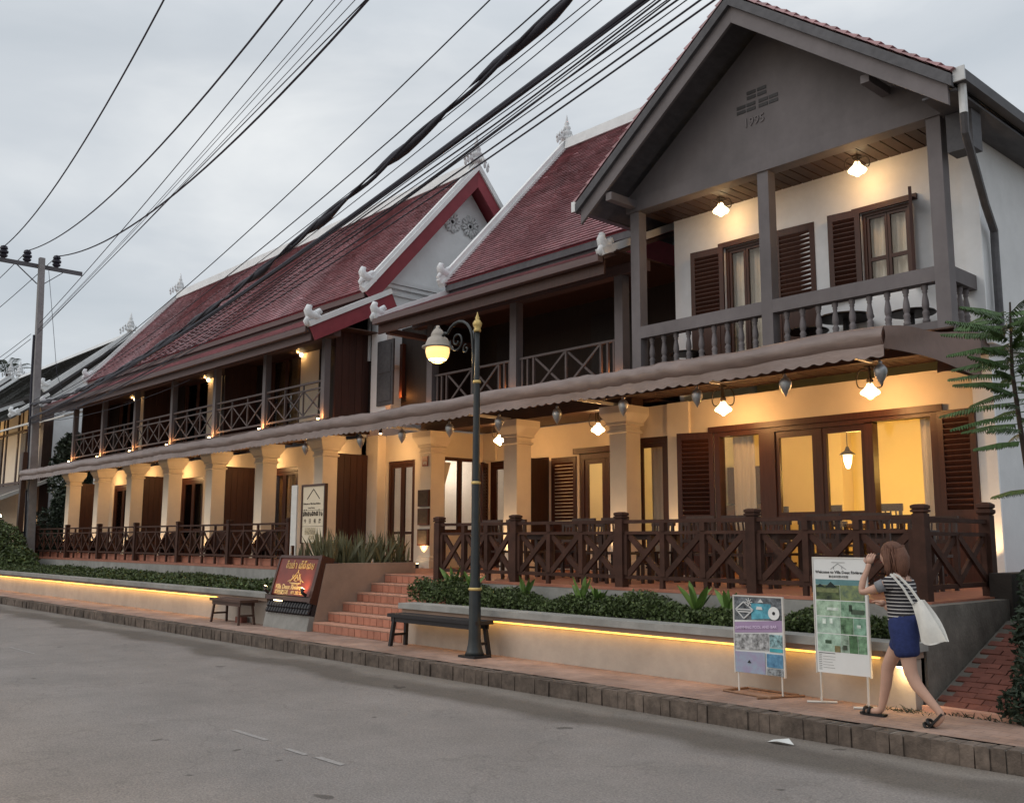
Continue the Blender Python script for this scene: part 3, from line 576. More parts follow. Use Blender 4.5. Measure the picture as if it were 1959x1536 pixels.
def x_rail(parent, x0, x1, y, z0, z1, npan, m='rail', name='railing', top2=0.0, t=0.035, ends=0, child=True):
    # one bay: rails, uprights and crossed braces, each a piece of its own
    p = part(name, MB().box(x0, x1, y-.03, y+.03, z1-.045, z1), m, parent)
    zt = z1-top2 if top2 else z1-.045
    if top2: part('rail', MB().box(x0, x1, y-.022, y+.022, zt-.04, zt), m, p); zt -= .04
    part('rail', MB().box(x0, x1, y-.022, y+.022, z0, z0+.05), m, p)
    xa, xb = x0+.02, x1-.02; e = 0.16
    for k in range(ends):
        for s in (xa+e*(k+.5), xb-e*(k+.5)): part('upright', MB().box(s-t/2, s+t/2, y-t/2, y+t/2, z0+.05, zt), m, p)
    xa += e*ends*1.3; xb -= e*ends*1.3; w = (xb-xa)/npan
    for k in range(npan+1):
        s = xa+k*w; part('upright', MB().box(s-t/2, s+t/2, y-t/2, y+t/2, z0+.05, zt), m, p)
        if k < npan:
            part('brace', MB().bar((s+t/2, y-.008, z0+.055), (s+w-t/2, y-.008, zt-.005), t, t*.55, (0, 1, 0)), m, p)
            part('brace', MB().bar((s+t/2, y+.014, zt-.005), (s+w-t/2, y+.014, z0+.055), t, t*.55, (0, 1, 0)), m, p)
        if top2 and 0 < k < npan: part('stub', MB().box(s-t/2, s+t/2, y-t/2, y+t/2, zt+.04, z1-.045), m, p)
    return p
def uplight(x, y, z, label, power, group, face=-1, col=(1.0, .62, .28), aim=None, spot=55, parent=None):
    u = top('uplight', MB().lathe((x, y, z), [(.035, 0), (.04, .02), (.045, .09), (.04, .10)], 10), 'black', label, 'uplight', group, loc=(x, y, z))
    part('lens', MB().lathe((x, y, z), [(.036, .1012), (.02, .106)], 10), 'spotface', u)
    lamp('uplight_beam', 'SPOT', (x, y, z+.12), power, col, 0.02, u, aim=aim or (x, y+.08, z+2.0), spot=spot, blend=.9)
    return u

# ================================================================== far wing
GX = [-37.74+2.92*i for i in range(7)]      # column centres
CY, WY, DK = 12.40, 13.50, 4.62
wg = thing('guesthouse_wing', 'long two storey far wing with maroon tiled roof and seven cream columns', 'building', (-29, 15, S))
# ground floor wall with door openings
doors = [(-36.75, -35.08), (-30.87, -29.2), (-25.03, -23.4)]
wb = MB(); xs = -38.75
for a, b in doors: wb.box(xs, a, WY, WY+.2, F, 4.3); wb.box(a, b, WY, WY+.2, 3.76, 4.3); xs = b
wb.box(xs, -19.6, WY, WY+.2, F, 4.3); part('ground_floor_wall', wb, 'plaster', wg)
part('pilaster', MB().box(-20.02, -19.58, WY-.05, WY-.002, F, 4.3), 'plaster', wg)
part('end_wall', MB().box(-38.95, -38.752, WY, 19.7, S, 7.9), 'white', wg)
part('rear_wall', MB().box(-38.75, -20.0, 19.5, 19.7, S, 7.9), 'white', wg)
for a, b in doors:
    dr = casement(wg, a, b, WY+.03, F+.02, 3.755, 2, 'redwood', 0.11, mid=[2.1], name='door')
    curtain(wg, a+.1, b-.1, WY+.28, F+.05, 3.7, 'goldcurtain', .04, .16)
for c in GX: sq_column(wg, c, CY, F, 4.24)
part('front_beam', MB().box(-38.2, -19.8, 12.26, 12.54, 4.242, 4.46), 'dwoodx', wg)
part('balcony_deck', MB().box(-38.5, -19.7, 12.08, WY-.002, 4.464, DK), 'dwoodx', wg)
jb = MB()
jm = MB().box(0, .10, 12.545, WY-.004, 4.36, 4.462).mesh('joist', M['dwood'])
for i in range(30): piece('joist', jm, wg, (-38.1+i*.62, 0, 0))
for i in (0, 2, 4, 6):
    plank_wall_x(wg, 'partition', GX[i]+.14, CY+.205, WY-.005, F+.01, 3.84, 'panel', 5)
    plank_wall_x(wg, 'partition', GX[i]+.03, 12.52, WY-.005, DK+.01, 6.88, 'panel', 5)
# upper floor
ub = MB(); xs = -38.75; ud = [(-36.7, -35.1), (-30.95, -29.15), (-25.2, -23.42)]
for a, b in ud: ub.box(xs, a, WY, WY+.2, DK, 7.3); ub.box(a, b, WY, WY+.2, 7.0, 7.3); xs = b
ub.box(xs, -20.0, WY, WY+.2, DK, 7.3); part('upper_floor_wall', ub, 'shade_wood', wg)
for a, b in ud: part('plaster_strip', MB().box(b+.002, b+.95, WY-.02, WY-.003, DK, 7.0), 'plaster', wg)
for a, b in ud:
    casement(wg, a, b, WY+.03, DK+.02, 6.995, 2, 'redwood', 0.10, mid=[5.6], name='door')
    curtain(wg, a+.1, b-.1, WY+.19, DK+.05, 6.95, 'goldcurtain', .04, .16)
rl = []
for i, c in enumerate(GX):
    part('balcony_post', MB().box(c-.08, c+.08, 12.24, 12.40, DK, 6.62), 'gbrown', wg)
    if i < 6: x_rail(wg, c+.082, GX[i+1]-.082, 12.32, DK+.14, 5.63, 3, 'rail', 'balcony_railing', top2=.17)
part('eave_beam', MB().box(-38.6, -19.75, 12.22, 12.42, 6.622, 6.84), 'fascia', wg)
part('soffit', MB().box(-38.8, -19.7, 11.75, WY-.002, 6.845, 6.875), 'dwoodx', wg)
# roof
ra, rbx = -39.05, -19.72; RY, RZt, EY, EZ = 16.60, 11.90, 13.05, 7.87; slo = (RZt-EZ)/(RY-EY)
rf = MB(); slope_slab(rf, ra, rbx, EY, EZ, RY, RZt, .12); slope_slab(rf, ra, rbx, 2*RY-EY, EZ, RY, RZt, .12)
roof = part('roof', rf, 'redboard', wg)
roof_tiles(roof, ra+.05, rbx-.05, EY-.02, EZ, RY, RZt, 0.112, 0.17)
sk = MB(); slope_slab(sk, ra, rbx+.02, 11.58, 6.74, 13.28, 7.62, .07); skirt = part('skirt_roof', sk, 'fascia', wg)
roof_tiles(skirt, ra+.03, rbx-.01, 11.55, 6.745, 13.26, 7.63, 0.11, 0.17)
part('step_fascia', MB().box(ra+.1, rbx-.1, 13.16, 13.22, 7.58, 7.80), 'fascia', roof)
part('eave_board', MB().box(ra+.05, rbx-.05, EY+.01, EY+.05, EZ-.16, EZ-.02), 'fascia', roof)
part('gutter', MB().box(ra, rbx-.02, 11.44, 11.575, 6.60, 6.735), 'fascia', roof)
part('fascia_board', MB().box(ra+.05, rbx-.04, 11.60, 11.64, 6.42, 6.66), 'fascia', roof)
part('ridge_cap', MB().prism([(RY-.20, RZt-.10), (RY-.17, RZt+.20), (RY, RZt+.30), (RY+.17, RZt+.20), (RY+.20, RZt-.10)], 'x', ra+.1, rbx-.1), 'trim', roof)
def verge(parent, xa, xb, EYv, EZv, RYv, RZv, red=True, outx=None, wcap=.16):
    # white coping along both slopes of a gable end with the maroon bargeboard hanging under it
    for sgn in (1, -1):
        def Y(y): return y if sgn == 1 else 2*RYv-y
        dx, dz = RYv-EYv, RZv-EZv; l = math.hypot(dx, dz); ny, nz = -dz/l, dx/l
        lo, hi = (EYv-.05, EZv-.06), (RYv+.001, RZv)
        def pr(a, b): return [(Y(lo[0]+ny*a), lo[1]+nz*a), (Y(hi[0]), hi[1]+a*l/dx), (Y(hi[0]), hi[1]+b*l/dx), (Y(lo[0]+ny*b), lo[1]+nz*b)]
        part('verge_coping', MB().prism(pr(-.02, .09), 'x', xa, xb), 'trim', parent)
        part('verge_coping', MB().prism(pr(.092, wcap), 'x', xa+.05, xb-.05), 'trim', parent)
        if red and outx: part('bargeboard', MB().prism(pr(-.34, -.022), 'x', outx, outx+.05), 'redboard', parent)
verge(roof, rbx-.06, rbx+.14, EY, EZ+.02, RY, RZt+.02, True, rbx+.04)
verge(roof, ra-.12, ra+.08, EY, EZ+.02, RY, RZt+.02, False)
def skverge(parent, xa, xb, y0, z0, y1, z1, red=None):
    l = math.hypot(y1-y0, z1-z0); ny, nz = -(z1-z0)/l, (y1-y0)/l
    P = lambda a, b: [(y0+ny*a, z0+nz*a), (y1+ny*a, z1+nz*a), (y1+ny*b, z1+nz*b), (y0+ny*b, z0+nz*b)]
    part('skirt_coping', MB().prism(P(.0, .13), 'x', xa, xb), 'trim', parent)
    if red: part('skirt_bargeboard', MB().prism(P(-.34, -.003), 'x', red, red+.05), 'redboard', parent)
skverge(roof, rbx-.05, rbx+.14, 11.50, 6.71, 13.80, 7.90, rbx+.05)
skverge(roof, ra-.12, ra+.06, 11.50, 6.71, 13.30, 7.64)
finial(roof, rbx+.02, RY, RZt+.20); finial(roof, ra, RY, RZt+.20)
eave_ornament(roof, rbx+.04, EY+.02, EZ+.25, -1, 1.15); eave_ornament(roof, rbx+.04, 11.60, 6.90, -1, 1.2); eave_ornament(roof, ra-.02, EY+.02, EZ+.22, -1, 1.1); eave_ornament(roof, ra-.02, 11.60, 6.88, -1, 1.1)
# right gable wall with plaster flowers
gx = -20.16
gw = part('gable_wall', MB().prism([(13.5, S), (13.5, 8.0), (16.6, 11.62), (19.7, 8.0), (19.7, S)], 'x', gx-.2, gx), 'white', wg)
part('string_course', MB().box(gx+.002, gx+.07, 13.2, 19.7, 8.20, 8.30), 'white', gw)
part('string_course', MB().box(gx+.002, gx+.11, 13.2, 19.7, 8.31, 8.43), 'white', gw)
part('string_course', MB().box(gx+.002, gx+.05, 13.2, 19.7, 8.02, 8.08), 'white', gw)
part('return_wall', MB().box(gx+.003, gx+.10, 13.45, 15.2, 6.2, 7.58), 'white', gw)
for cy_ in (16.10, 16.74):
    fl = MB(); fl.lathe((0, 0, 0), [(.10, 0), (.10, .05), (.06, .05)], 12, cap=False); 
    for k in range(8):
        a = k*math.pi/4+.2
        for s in (-.10, .10):
            pts = [(0, .12, 0), (0, .24, s*.55), (0, .31, s*.2)]
            fl.tube([(p[1]*math.cos(a)-p[2]*math.sin(a), p[1]*math.sin(a)+p[2]*math.cos(a), .03) for p in pts], [.035, .045, .02], 6)
    fl.v = [(gx+c+.005, cy_+a, 10.42+b) for a, b, c in fl.v]; fo = part('plaster_flower', fl, 'white', gw, smooth=True)
    ey = MB().lathe((0, 0, 0), [(.055, .0), (.055, .02)], 12); ey.v = [(gx+.004+c, cy_+a, 10.42+b) for a, b, c in ey.v]; part('flower_vent', ey, 'black', fo)
# entrance lobby between the wings
lb = thing('entrance_lobby', 'cream entrance lobby with glazed doors between the two wings', 'building', (-18.7, 14.5, F))
part('front_wall', MB().box(-19.6, -19.50, 13.70, 13.85, F, 4.3).box(-18.40, -17.94, 13.70, 13.85, F, 4.3).box(-19.50, -18.40, 13.70, 13.85, 3.66, 4.3), 'plaster', lb)
part('side_wall', MB().box(-17.94, -17.74, 13.90, 13.98, F, 4.3).box(-17.94, -17.74, 15.05, 15.30, F, 4.3).box(-17.94, -17.74, 13.98, 15.05, F, 1.95).box(-17.94, -17.74, 13.98, 15.05, 3.70, 4.3), 'plaster', lb)
casement(lb, -19.49, -18.41, 13.73, F+.02, 3.655, 2, 'redwood', .085, mid=[1.95], name='door')
wf = MB().box(-17.80, -17.72, 13.985, 14.06, 1.95, 3.70).box(-17.80, -17.72, 14.97, 15.045, 1.95, 3.70).box(-17.80, -17.72, 14.06, 14.97, 3.62, 3.70).box(-17.80, -17.72, 14.06, 14.97, 1.95, 2.03).box(-17.80, -17.72, 14.47, 14.57, 2.03, 3.62)
w_ = part('window', wf, 'redwood', lb)
for a, b in ((14.06, 14.47), (14.57, 14.97)): part('pane', MB().box(-17.765, -17.758, a, b, 2.03, 3.62), 'glass', w_)
part('room_walls', MB().box(-22, -17.9, 18.3, 18.4, F, 4.2).box(-22.1, -22.0, 13.8, 18.3, F, 4.2), 'roomwhite', lb)
part('room_ceiling', MB().box(-22, -17.95, 13.86, 18.3, 4.2, 4.28), 'roomwhite', lb)
part('room_floor', MB().box(-22, -17.95, 13.86, 18.3, F-.02, F+.004), 'floor', lb)
ct = MB(); ct.add([(-17.98, 14.06, 3.6), (-17.98, 14.44, 3.6), (-17.99, 14.12, 2.6), (-17.99, 14.06, 2.3)], [(0, 1, 2, 3)]); part('tied_curtain', ct, 'curtain', lb)
lamp('lobby_light', 'POINT', (-19.4, 16.2, 3.6), 26, (1, .80, .60), .15, lb)
# ================================================================== middle wing
mw = thing('guesthouse_wing', 'shorter middle wing with steep maroon roof and dark shaded balcony', 'building', (-15, 18, S))
MY = 15.30
mg = MB(); ops = [(-17.58, -15.55), (-14.63, -13.15)]; xs = -17.73
for a, b in ops: mg.box(xs, a, MY, MY+.2, F, 4.32); mg.box(a, b, MY, MY+.2, 3.64, 4.32); xs = b
mg.box(xs, -12.31, MY, MY+.2, F, 4.32); part('ground_floor_wall', mg, 'plaster', mw)
part('pilaster', MB().box(-17.73, -17.3, MY-.07, MY-.002, 3.66, 4.32), 'plaster', mw)
MC = [-17.73, -14.86, -11.91]
for c in MC: sq_column(mw, c, 13.70, F, 4.24)
part('front_beam', MB().box(-18.0, -11.6, 13.55, 13.86, 4.242, 4.46), 'dwoodx', mw)
part('balcony_deck', MB().box(-18.3, -11.2, 13.44, MY-.002, 4.464, DK), 'dwoodx', mw)
sl = MB().box(0, .115, 13.865, MY-.005, 4.335, 4.37).mesh('slat', M['dwood'])
for i in range(50): piece('slat', sl, mw, (-17.7+i*.128, 0, 0))
d1 = casement(mw, -17.57, -15.56, MY+.03, F+.02, 3.635, 2, 'redwood', .10, name='door')
casement(mw, -14.62, -13.16, MY+.03, 1.7, 3.635, 2, 'redwood', .12, name='window')
part('wall_under_window', MB().box(-14.63, -13.15, MY+.01, MY+.2, F, 1.698), 'plaster', mw)
part('door_lintel', MB().box(-14.75, -13.05, MY-.06, MY+.025, 3.64, 3.76), 'redwood', mw)
louvre_shutter(mw, (-17.66, MY-.02), -1.0, .50, F+.03, 3.60, name='shutter')
louvre_shutter(mw, (-15.45, MY-.03), 0.0, .76, F+.03, 3.60, name='shutter')
part('open_door_leaf', MB().box(-15.60, -15.55, MY-.85, MY-.02, F+.03, 3.58), 'dwood', mw)
part('room_back_wall', MB().box(-17.9, -12.4, 19.4, 19.5, F, 4.2), 'roomwhite', mw); part('room_ceiling', MB().box(-17.9, -12.4, MY+.21, 19.4, 4.2, 4.3), 'roomwhite', mw)
part('room_floor', MB().box(-17.9, -12.4, MY+.21, 19.4, F-.02, F+.004), 'floor', mw)
part('room_divider', MB().box(-15.35, -15.25, MY+.21, 19.4, F, 4.2), 'roomwall', mw)
lamp('room_light', 'POINT', (-16.8, 17.0, 3.7), 30, (1, .82, .62), .15, mw); lamp('room_light', 'POINT', (-13.9, 17.0, 3.6), 36, (1, .66, .28), .15, mw)
# furniture glimpsed through the doors
cbn = top('reception_cabinet', MB().box(-15.9, -15.36, 16.2, 18.6, F, 2.7), 'redwood', 'dark tall cabinet inside the open middle doorway', 'cabinet')
part('paper_notice', MB().box(-15.88, -15.62, 16.17, 16.195, 2.05, 2.5), 'paper', cbn)
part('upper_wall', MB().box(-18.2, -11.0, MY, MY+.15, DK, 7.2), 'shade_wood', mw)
for a, b in ((-17.3, -16.4), (-14.2, -13.0)): part('balcony_window', MB().box(a, b, MY-.04, MY-.002, DK+.1, 6.6), 'black', mw)
for i, c in enumerate(MC):
    part('balcony_post', MB().box(c-.10, c+.10, 13.56, 13.76, DK, 6.75), 'gbrown', mw)
    if i < 2: x_rail(mw, c+.102, MC[i+1]-.102, 13.66, DK+.12, 5.56, 2, 'rail', 'balcony_railing', ends=2, t=.045)
part('eave_beam', MB().box(-18.4, -11.3, 13.54, 13.78, 6.752, 6.95), 'fascia', mw)
part('tie_beam', MB().box(-18.35, -18.20, 12.75, 15.28, 6.50, 6.62), 'fascia', mw)
part('soffit', MB().box(-18.4, -11.3, 12.85, MY-.002, 6.955, 6.985), 'dwoodx', mw)
ma, mbx = -18.55, -11.45; MRY, MRZ, MEY, MEZ = 19.0, 12.88, 14.60, 8.05
rf = MB(); slope_slab(rf, ma, mbx, MEY, MEZ, MRY, MRZ, .12); slope_slab(rf, ma, mbx, 2*MRY-MEY, MEZ, MRY, MRZ, .12); mroof = part('roof', rf, 'redboard', mw)
roof_tiles(mroof, ma+.05, mbx-.05, MEY-.02, MEZ, MRY, MRZ, 0.118, 0.18)
sk = MB(); slope_slab(sk, ma, mbx, 12.64, 6.86, 14.85, 7.82, .07); ms = part('skirt_roof', sk, 'fascia', mw)
roof_tiles(ms, ma+.03, mbx-.01, 12.60, 6.865, 14.80, 7.82, 0.11, 0.18)
part('step_fascia', MB().box(ma+.1, mbx-.1, 14.70, 14.76, 7.76, 8.0), 'gdark', mroof); part('eave_board', MB().box(ma+.05, mbx-.05, MEY+.01, MEY+.05, MEZ-.17, MEZ-.02), 'gdark', mroof)
part('gutter', MB().box(ma, mbx, 12.50, 12.635, 6.73, 6.86), 'fascia', mroof); part('fascia_board', MB().box(ma+.02, mbx, 12.66, 12.70, 6.52, 6.78), 'redwood', mroof)
part('ridge_cap', MB().prism([(MRY-.20, MRZ-.10), (MRY-.17, MRZ+.20), (MRY, MRZ+.30), (MRY+.17, MRZ+.20), (MRY+.20, MRZ-.10)], 'x', ma+.1, mbx), 'trim', mroof)
verge(mroof, ma-.12, ma+.10, MEY, MEZ+.02, MRY, MRZ+.02, False, wcap=.20); skverge(mroof, ma-.12, ma+.08, 12.55, 6.83, 14.78, 7.84)
skverge(mroof, mbx-.06, mbx+.12, 12.55, 6.83, 14.78, 7.84)
finial(mroof, ma, MRY, MRZ+.2, .8); eave_ornament(mroof, ma-.02, MEY+.02, MEZ+.25, -1, 1.1); eave_ornament(mroof, ma-.02, 12.68, 6.98, -1, 1.1); eave_ornament(mroof, mbx+.03, 12.68, 6.98, -1, 1.0)
part('gable_wall', MB().prism([(15.5, 4.35), (15.5, 8.2), (19.0, 12.5), (22.5, 8.2), (22.5, 4.35)], 'x', ma+.35, ma+.5), 'white', mw)
part('rear_wall', MB().box(-20.1, -11.0, 22.5, 22.7, S, 8.2), 'white', mw)
part('lit_jamb', MB().box(-19.24, -19.13, 13.80, 13.896, 5.2, 6.55), 'redwood', mw)
dc = part('open_shutter', MB().box(-19.62, -18.95, 13.40, 13.445, 5.0, 6.6), 'gdark', mw)
part('shutter_panel', MB().box(-19.54, -19.03, 13.385, 13.40, 5.1, 5.7), 'gdark', dc); part('shutter_panel', MB().box(-19.54, -19.03, 13.385, 13.40, 5.8, 6.5), 'gdark', dc)
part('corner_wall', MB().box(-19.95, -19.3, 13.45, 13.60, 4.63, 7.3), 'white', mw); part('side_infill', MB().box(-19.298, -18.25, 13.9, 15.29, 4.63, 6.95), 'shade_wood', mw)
# ================================================================== gabled front house
gh = thing('gabled_house', 'gabled front house with grey balcony, shuttered windows and year numerals', 'building', (-8.3, 17, S))
HY = 14.0; HX0, HX1 = -12.3, -5.42
gm = MB(); ops = [(-11.98, -11.12, 1.30, 3.68), (-10.10, -6.20, F, 3.66)]; xs = HX0
for a, b, zl, zh in ops:
    gm.box(xs, a, HY, HY+.2, F, 4.25); gm.box(a, b, HY, HY+.2, zh, 4.25)
    if zl > F: gm.box(a, b, HY, HY+.2, F, zl)
    xs = b
gm.box(xs, HX1-.2, HY, HY+.2, F, 4.25); part('ground_floor_wall', gm, 'plaster', gh)
part('side_wall', MB().box(HX1-.2, HX1, HY, 23, S, 7.9), 'white', gh); part('left_side_wall', MB().box(HX0, HX0+.2, HY+.2, 23, S, 4.3), 'white', gh); part('left_upper_wall', MB().box(-11.0, -10.9, HY+.2, 23, 4.3, 8.0), 'white', gh); part('rear_wall', MB().box(HX0, HX1, 23, 23.2, S, 8), 'white', gh)
part('pilaster', MB().box(-11.10, -10.62, HY-.06, HY-.002, F, 4.25), 'plaster', gh)
part('corner_pilaster', MB().box(-5.66, -5.38, HY-.05, HY-.002, F, 4.25).box(-5.64, -5.40, HY-.04, HY-.002, 4.62, 7.7), 'white', gh)
part('string_course', MB().box(-5.66, -5.32, HY-.10, HY+1.2, 4.52, 4.60), 'white', gh)
casement(gh, -11.97, -11.13, HY+.03, 1.31, 3.675, 1, 'redwood', .10, name='window')
curtain(gh, -11.80, -11.45, HY+.32, 1.4, 3.6, 'curtain', .03, .1)
dfr = part('door_frame', MB().box(-10.10, -10.0, HY-.03, HY+.14, F, 3.66).box(-9.20, -8.90, HY-.03, HY+.14, F, 3.56).box(-7.32, -7.19, HY-.03, HY+.14, F, 3.58).box(-6.30, -6.20, HY-.03, HY+.14, F, 3.66).box(-10.0, -9.2, HY-.03, HY+.14, 3.56, 3.66).box(-9.2, -7.19, HY-.03, HY+.14, 3.562, 3.66).box(-7.19, -6.30, HY-.03, HY+.14, 3.582, 3.66), 'redwood', gh)
part('door_cornice', MB().box(-10.2, -6.1, HY-.07, HY-.032, 3.64, 3.74), 'redwood', gh)
for a, b in ((-8.90, -8.16), (-8.05, -7.32)):
    lf = MB().box(a, a+.07, HY+.0, HY+.06, F+.02, 3.56).box(b-.07, b, HY+.0, HY+.06, F+.02, 3.56).box(a+.07, b-.07, HY+.0, HY+.06, 3.46, 3.56).box(a+.07, b-.07, HY, HY+.06, 2.14, 2.24).box(a+.07, b-.07, HY, HY+.06, F+.02, F+.2)
    l_ = part('door_leaf', lf, 'redwood', gh)
    part('pane', MB().box(a+.07, b-.07, HY+.027, HY+.033, 2.24, 3.46), 'glass', l_); part('pane', MB().box(a+.07, b-.07, HY+.027, HY+.033, F+.2, 2.14), 'glass', l_)
part('meeting_stile', MB().box(-8.158, -8.052, HY-.012, HY+.07, F+.02, 3.56), 'redwood', gh)
for a, b in ((-10.0, -9.2), (-7.19, -6.30)): part('pane', MB().box(a, b, HY+.05, HY+.056, F+.03, 3.56), 'glass', dfr)
curtain(gh, -9.98, -9.52, HY+.35, F+.05, 3.62, 'curtain', .035, .12); curtain(gh, -6.62, -6.15, HY+.35, F+.05, 3.62, 'curtain', .035, .12)
louvre_shutter(gh, (-10.12, HY-.035), math.pi+.34, .66, F+.03, 3.66, t=-.045); louvre_shutter(gh, (-6.19, HY-.05), -0.10, .56, F+.03, 3.64)
part('room_back_wall', MB().box(-12.0, -5.7, 17.6, 17.7, F, 4.2), 'roomwall', gh); part('room_side_wall', MB().box(-5.72, -5.63, HY+.21, 17.6, F, 4.2), 'roomwall', gh); part('room_ceiling', MB().box(-12.1, -5.7, HY+.21, 17.6, 4.15, 4.25), 'roomwall', gh); part('room_floor', MB().box(-12.1, -5.63, HY+.21, 17.6, F-.02, F+.004), 'floor', gh)
part('room_corner_pillar', MB().box(-9.86, -9.5, 17.2, 17.6, F, 4.15), 'roomwall', gh)
lamp('dining_room_light', 'POINT', (-8.5, 15.9, 2.9), 70, (1, .62, .16), .12, gh); lamp('dining_room_light', 'POINT', (-6.7, 15.8, 3.0), 36, (1, .60, .15), .25, gh); lamp('dining_room_light', 'POINT', (-11.2, 15.8, 3.6), 22, (1, .60, .2), .15, gh)
# porch ceiling: balcony soffit of boards on beams
part('balcony_slab', MB().box(-12.28, -5.40, 13.02, HY-.002, 4.42, 4.60), 'dwoodx', gh)
bd = MB().box(0, .135, 13.06, HY-.004, 4.375, 4.416).mesh('board', M['dwood'])
for i in range(46): piece('board', bd, gh, (-12.25+i*.149, 0, R_.uniform(-.004, .002)))
part('porch_beam', MB().box(-12.26, -5.42, 12.90, 13.015, 4.30, 4.62), 'dwoodx', gh)
# upper wall
um = MB(); uo = [(-9.80, -8.98, DK, 6.9), (-7.22, -6.42, DK+.9, 6.88)]; xs = -10.9
for a, b, zl, zh in uo:
    um.box(xs, a, HY, HY+.2, 4.602, 7.75); um.box(a, b, HY, HY+.2, zh, 7.75)
    if zl > DK: um.box(a, b, HY, HY+.2, 4.602, zl)
    xs = b
um.box(xs, HX1-.2, HY, HY+.2, 4.602, 7.75); part('upper_wall', um, 'white', gh)
casement(gh, -9.79, -8.99, HY+.03, DK+.01, 6.895, 2, 'redwood', .055, mid=[5.75], name='door'); casement(gh, -7.21, -6.43, HY+.03, DK+.91, 6.875, 2, 'redwood', .052, mid=[6.12], name='window')
part('window_head', MB().box(-7.35, -6.3, HY-.05, HY-.002, 6.88, 6.97), 'redwood', gh); part('door_head', MB().box(-9.9, -8.9, HY-.05, HY-.002, 6.90, 6.99), 'redwood', gh)
curtain(gh, -9.75, -9.02, HY+.20, DK+.1, 6.85, 'curtain', .03, .12); curtain(gh, -7.18, -6.46, HY+.20, DK+1.0, 6.84, 'curtain', .03, .12)
louvre_shutter(gh, (-9.80, HY-.05), math.pi+.10, .66, DK+.03, 6.93, t=-.045); louvre_shutter(gh, (-8.75, HY-.06), .06, .72, DK+.03, 6.95); louvre_shutter(gh, (-7.22, HY-.05), math.pi+.12, .52, DK+.92, 6.95, t=-.045); louvre_shutter(gh, (-6.42, HY-.03), -1.15, .50, DK+.92, 6.93)
part('bedroom_back', MB().box(-10.8, -5.7, HY+2.4, HY+2.5, DK, 7.6), 'roomwall', gh); lamp('bedroom_light', 'POINT', (-8, HY+1.5, 6.4), 4.5, (1, .78, .5), .1, gh)
# balcony posts, balustrade
PXs = [(-11.13, -10.93), (-8.45, -8.25), (-5.69, -5.49)]
for a, b in PXs: part('balcony_post', MB().box(a, b, 13.03, 13.23, 4.602, 7.64), 'gbrown', gh)
prof = [(.052, 0), (.052, .05), (.038, .06), (.048, .085), (.040, .11), (.052, .14), (.042, .17), (.030, .185), (.044, .21), (.050, .26), (.044, .32), (.030, .40), (.028, .425), (.040, .44), (.030, .455), (.046, .48), (.046, .54)]
bal = MB().lathe((0, 0, 0), prof, 10).mesh('baluster', M['gbrown'], smooth=True)
for (a, b), (c, d) in ((PXs[0], PXs[1]), (PXs[1], PXs[2])):
    bl = part('balustrade', MB().box(b+.001, c-.001, 13.03, 13.21, 5.31, 5.52), 'gbrown', gh); part('bottom_rail', MB().box(b+.001, c-.001, 13.05, 13.19, 4.604, 4.76), 'gbrown', bl)
    for k in range(9): piece('baluster', bal, bl, (b+(c-b)*(k+.7)/9.4, 13.12, 4.765))
bl = part('balustrade', MB().box(-5.68, -5.50, 13.232, HY-.052, 5.31, 5.52), 'gbrown', gh); part('bottom_rail', MB().box(-5.66, -5.52, 13.232, HY-.052, 4.604, 4.76), 'gbrown', bl)
for k in range(3): piece('baluster', bal, bl, (-5.59, 13.36+k*.20, 4.765))
# pediment
part('gable_beam', MB().box(-11.2, -5.45, 13.0, 13.26, 7.642, 7.90), 'gbrown', gh)
part('balcony_ceiling', MB().box(-11.1, -5.5, 13.262, HY-.004, 7.70, 7.74), 'dwoodx', gh)
cb = MB().box(0, .17, 13.264, HY-.006, 7.655, 7.697).mesh('board', M['dwood'])
for i in range(29): piece('board', cb, gh, (-11.05+i*.19, 0, 0))
GRX, GRZ, GEX = -8.35, 10.36, 3.36; gs = (GRZ-7.80)/GEX
gwall = part('pediment', MB().prism([(-11.18, 7.902), (-5.47, 7.902), (-5.47, 7.902+.02), (GRX, GRZ-.34), (-11.18, 7.902+.02)], 'y', 13.02, 13.14), 'gbrown', gh)
vm = MB().box(-.16, .16, -.012, 0.02, -.055, .055).mesh('vent_slot', M['black'])
for u, v in ((-8.50, 9.04), (-8.30, 9.04), (-8.50, 8.955), (-8.30, 8.955), (-8.70, 8.84), (-8.51, 8.84), (-8.28, 8.84), (-8.09, 8.84), (-8.70, 8.755), (-8.51, 8.755), (-8.28, 8.755), (-8.09, 8.755)):
    piece('vent_slot', vm, gwall, (u, 13.022, v), (0, 0, 0), (.52, 1, .50))
part('year_numerals', text_mb('1995', 0.20, (-8.66, 13.018, 8.475), (1, 0, 0), (0, 0, 1), .014, bold=.003), 'gbrown', gwall)
gy0, gy1 = 12.28, 23.5; gf = MB()
for s in (1, -1): gf.prism([(GRX, GRZ), (GRX+s*GEX, GRZ-gs*GEX), (GRX+s*GEX, GRZ-gs*GEX-.10), (GRX, GRZ-.12)], 'y', gy0+.06, gy1)
groof = part('roof', gf, 'gdark', gh)
roof_tiles(groof, gy0-.075, gy1, GRX+GEX+.04, GRZ-gs*GEX+.012, GRX, GRZ+.03, .20, .22, 'tile', swap=True); roof_tiles(groof, gy0-.075, gy1, GRX-GEX-.04, GRZ-gs*GEX+.012, GRX, GRZ+.03, .20, .22, 'tile', swap=True)
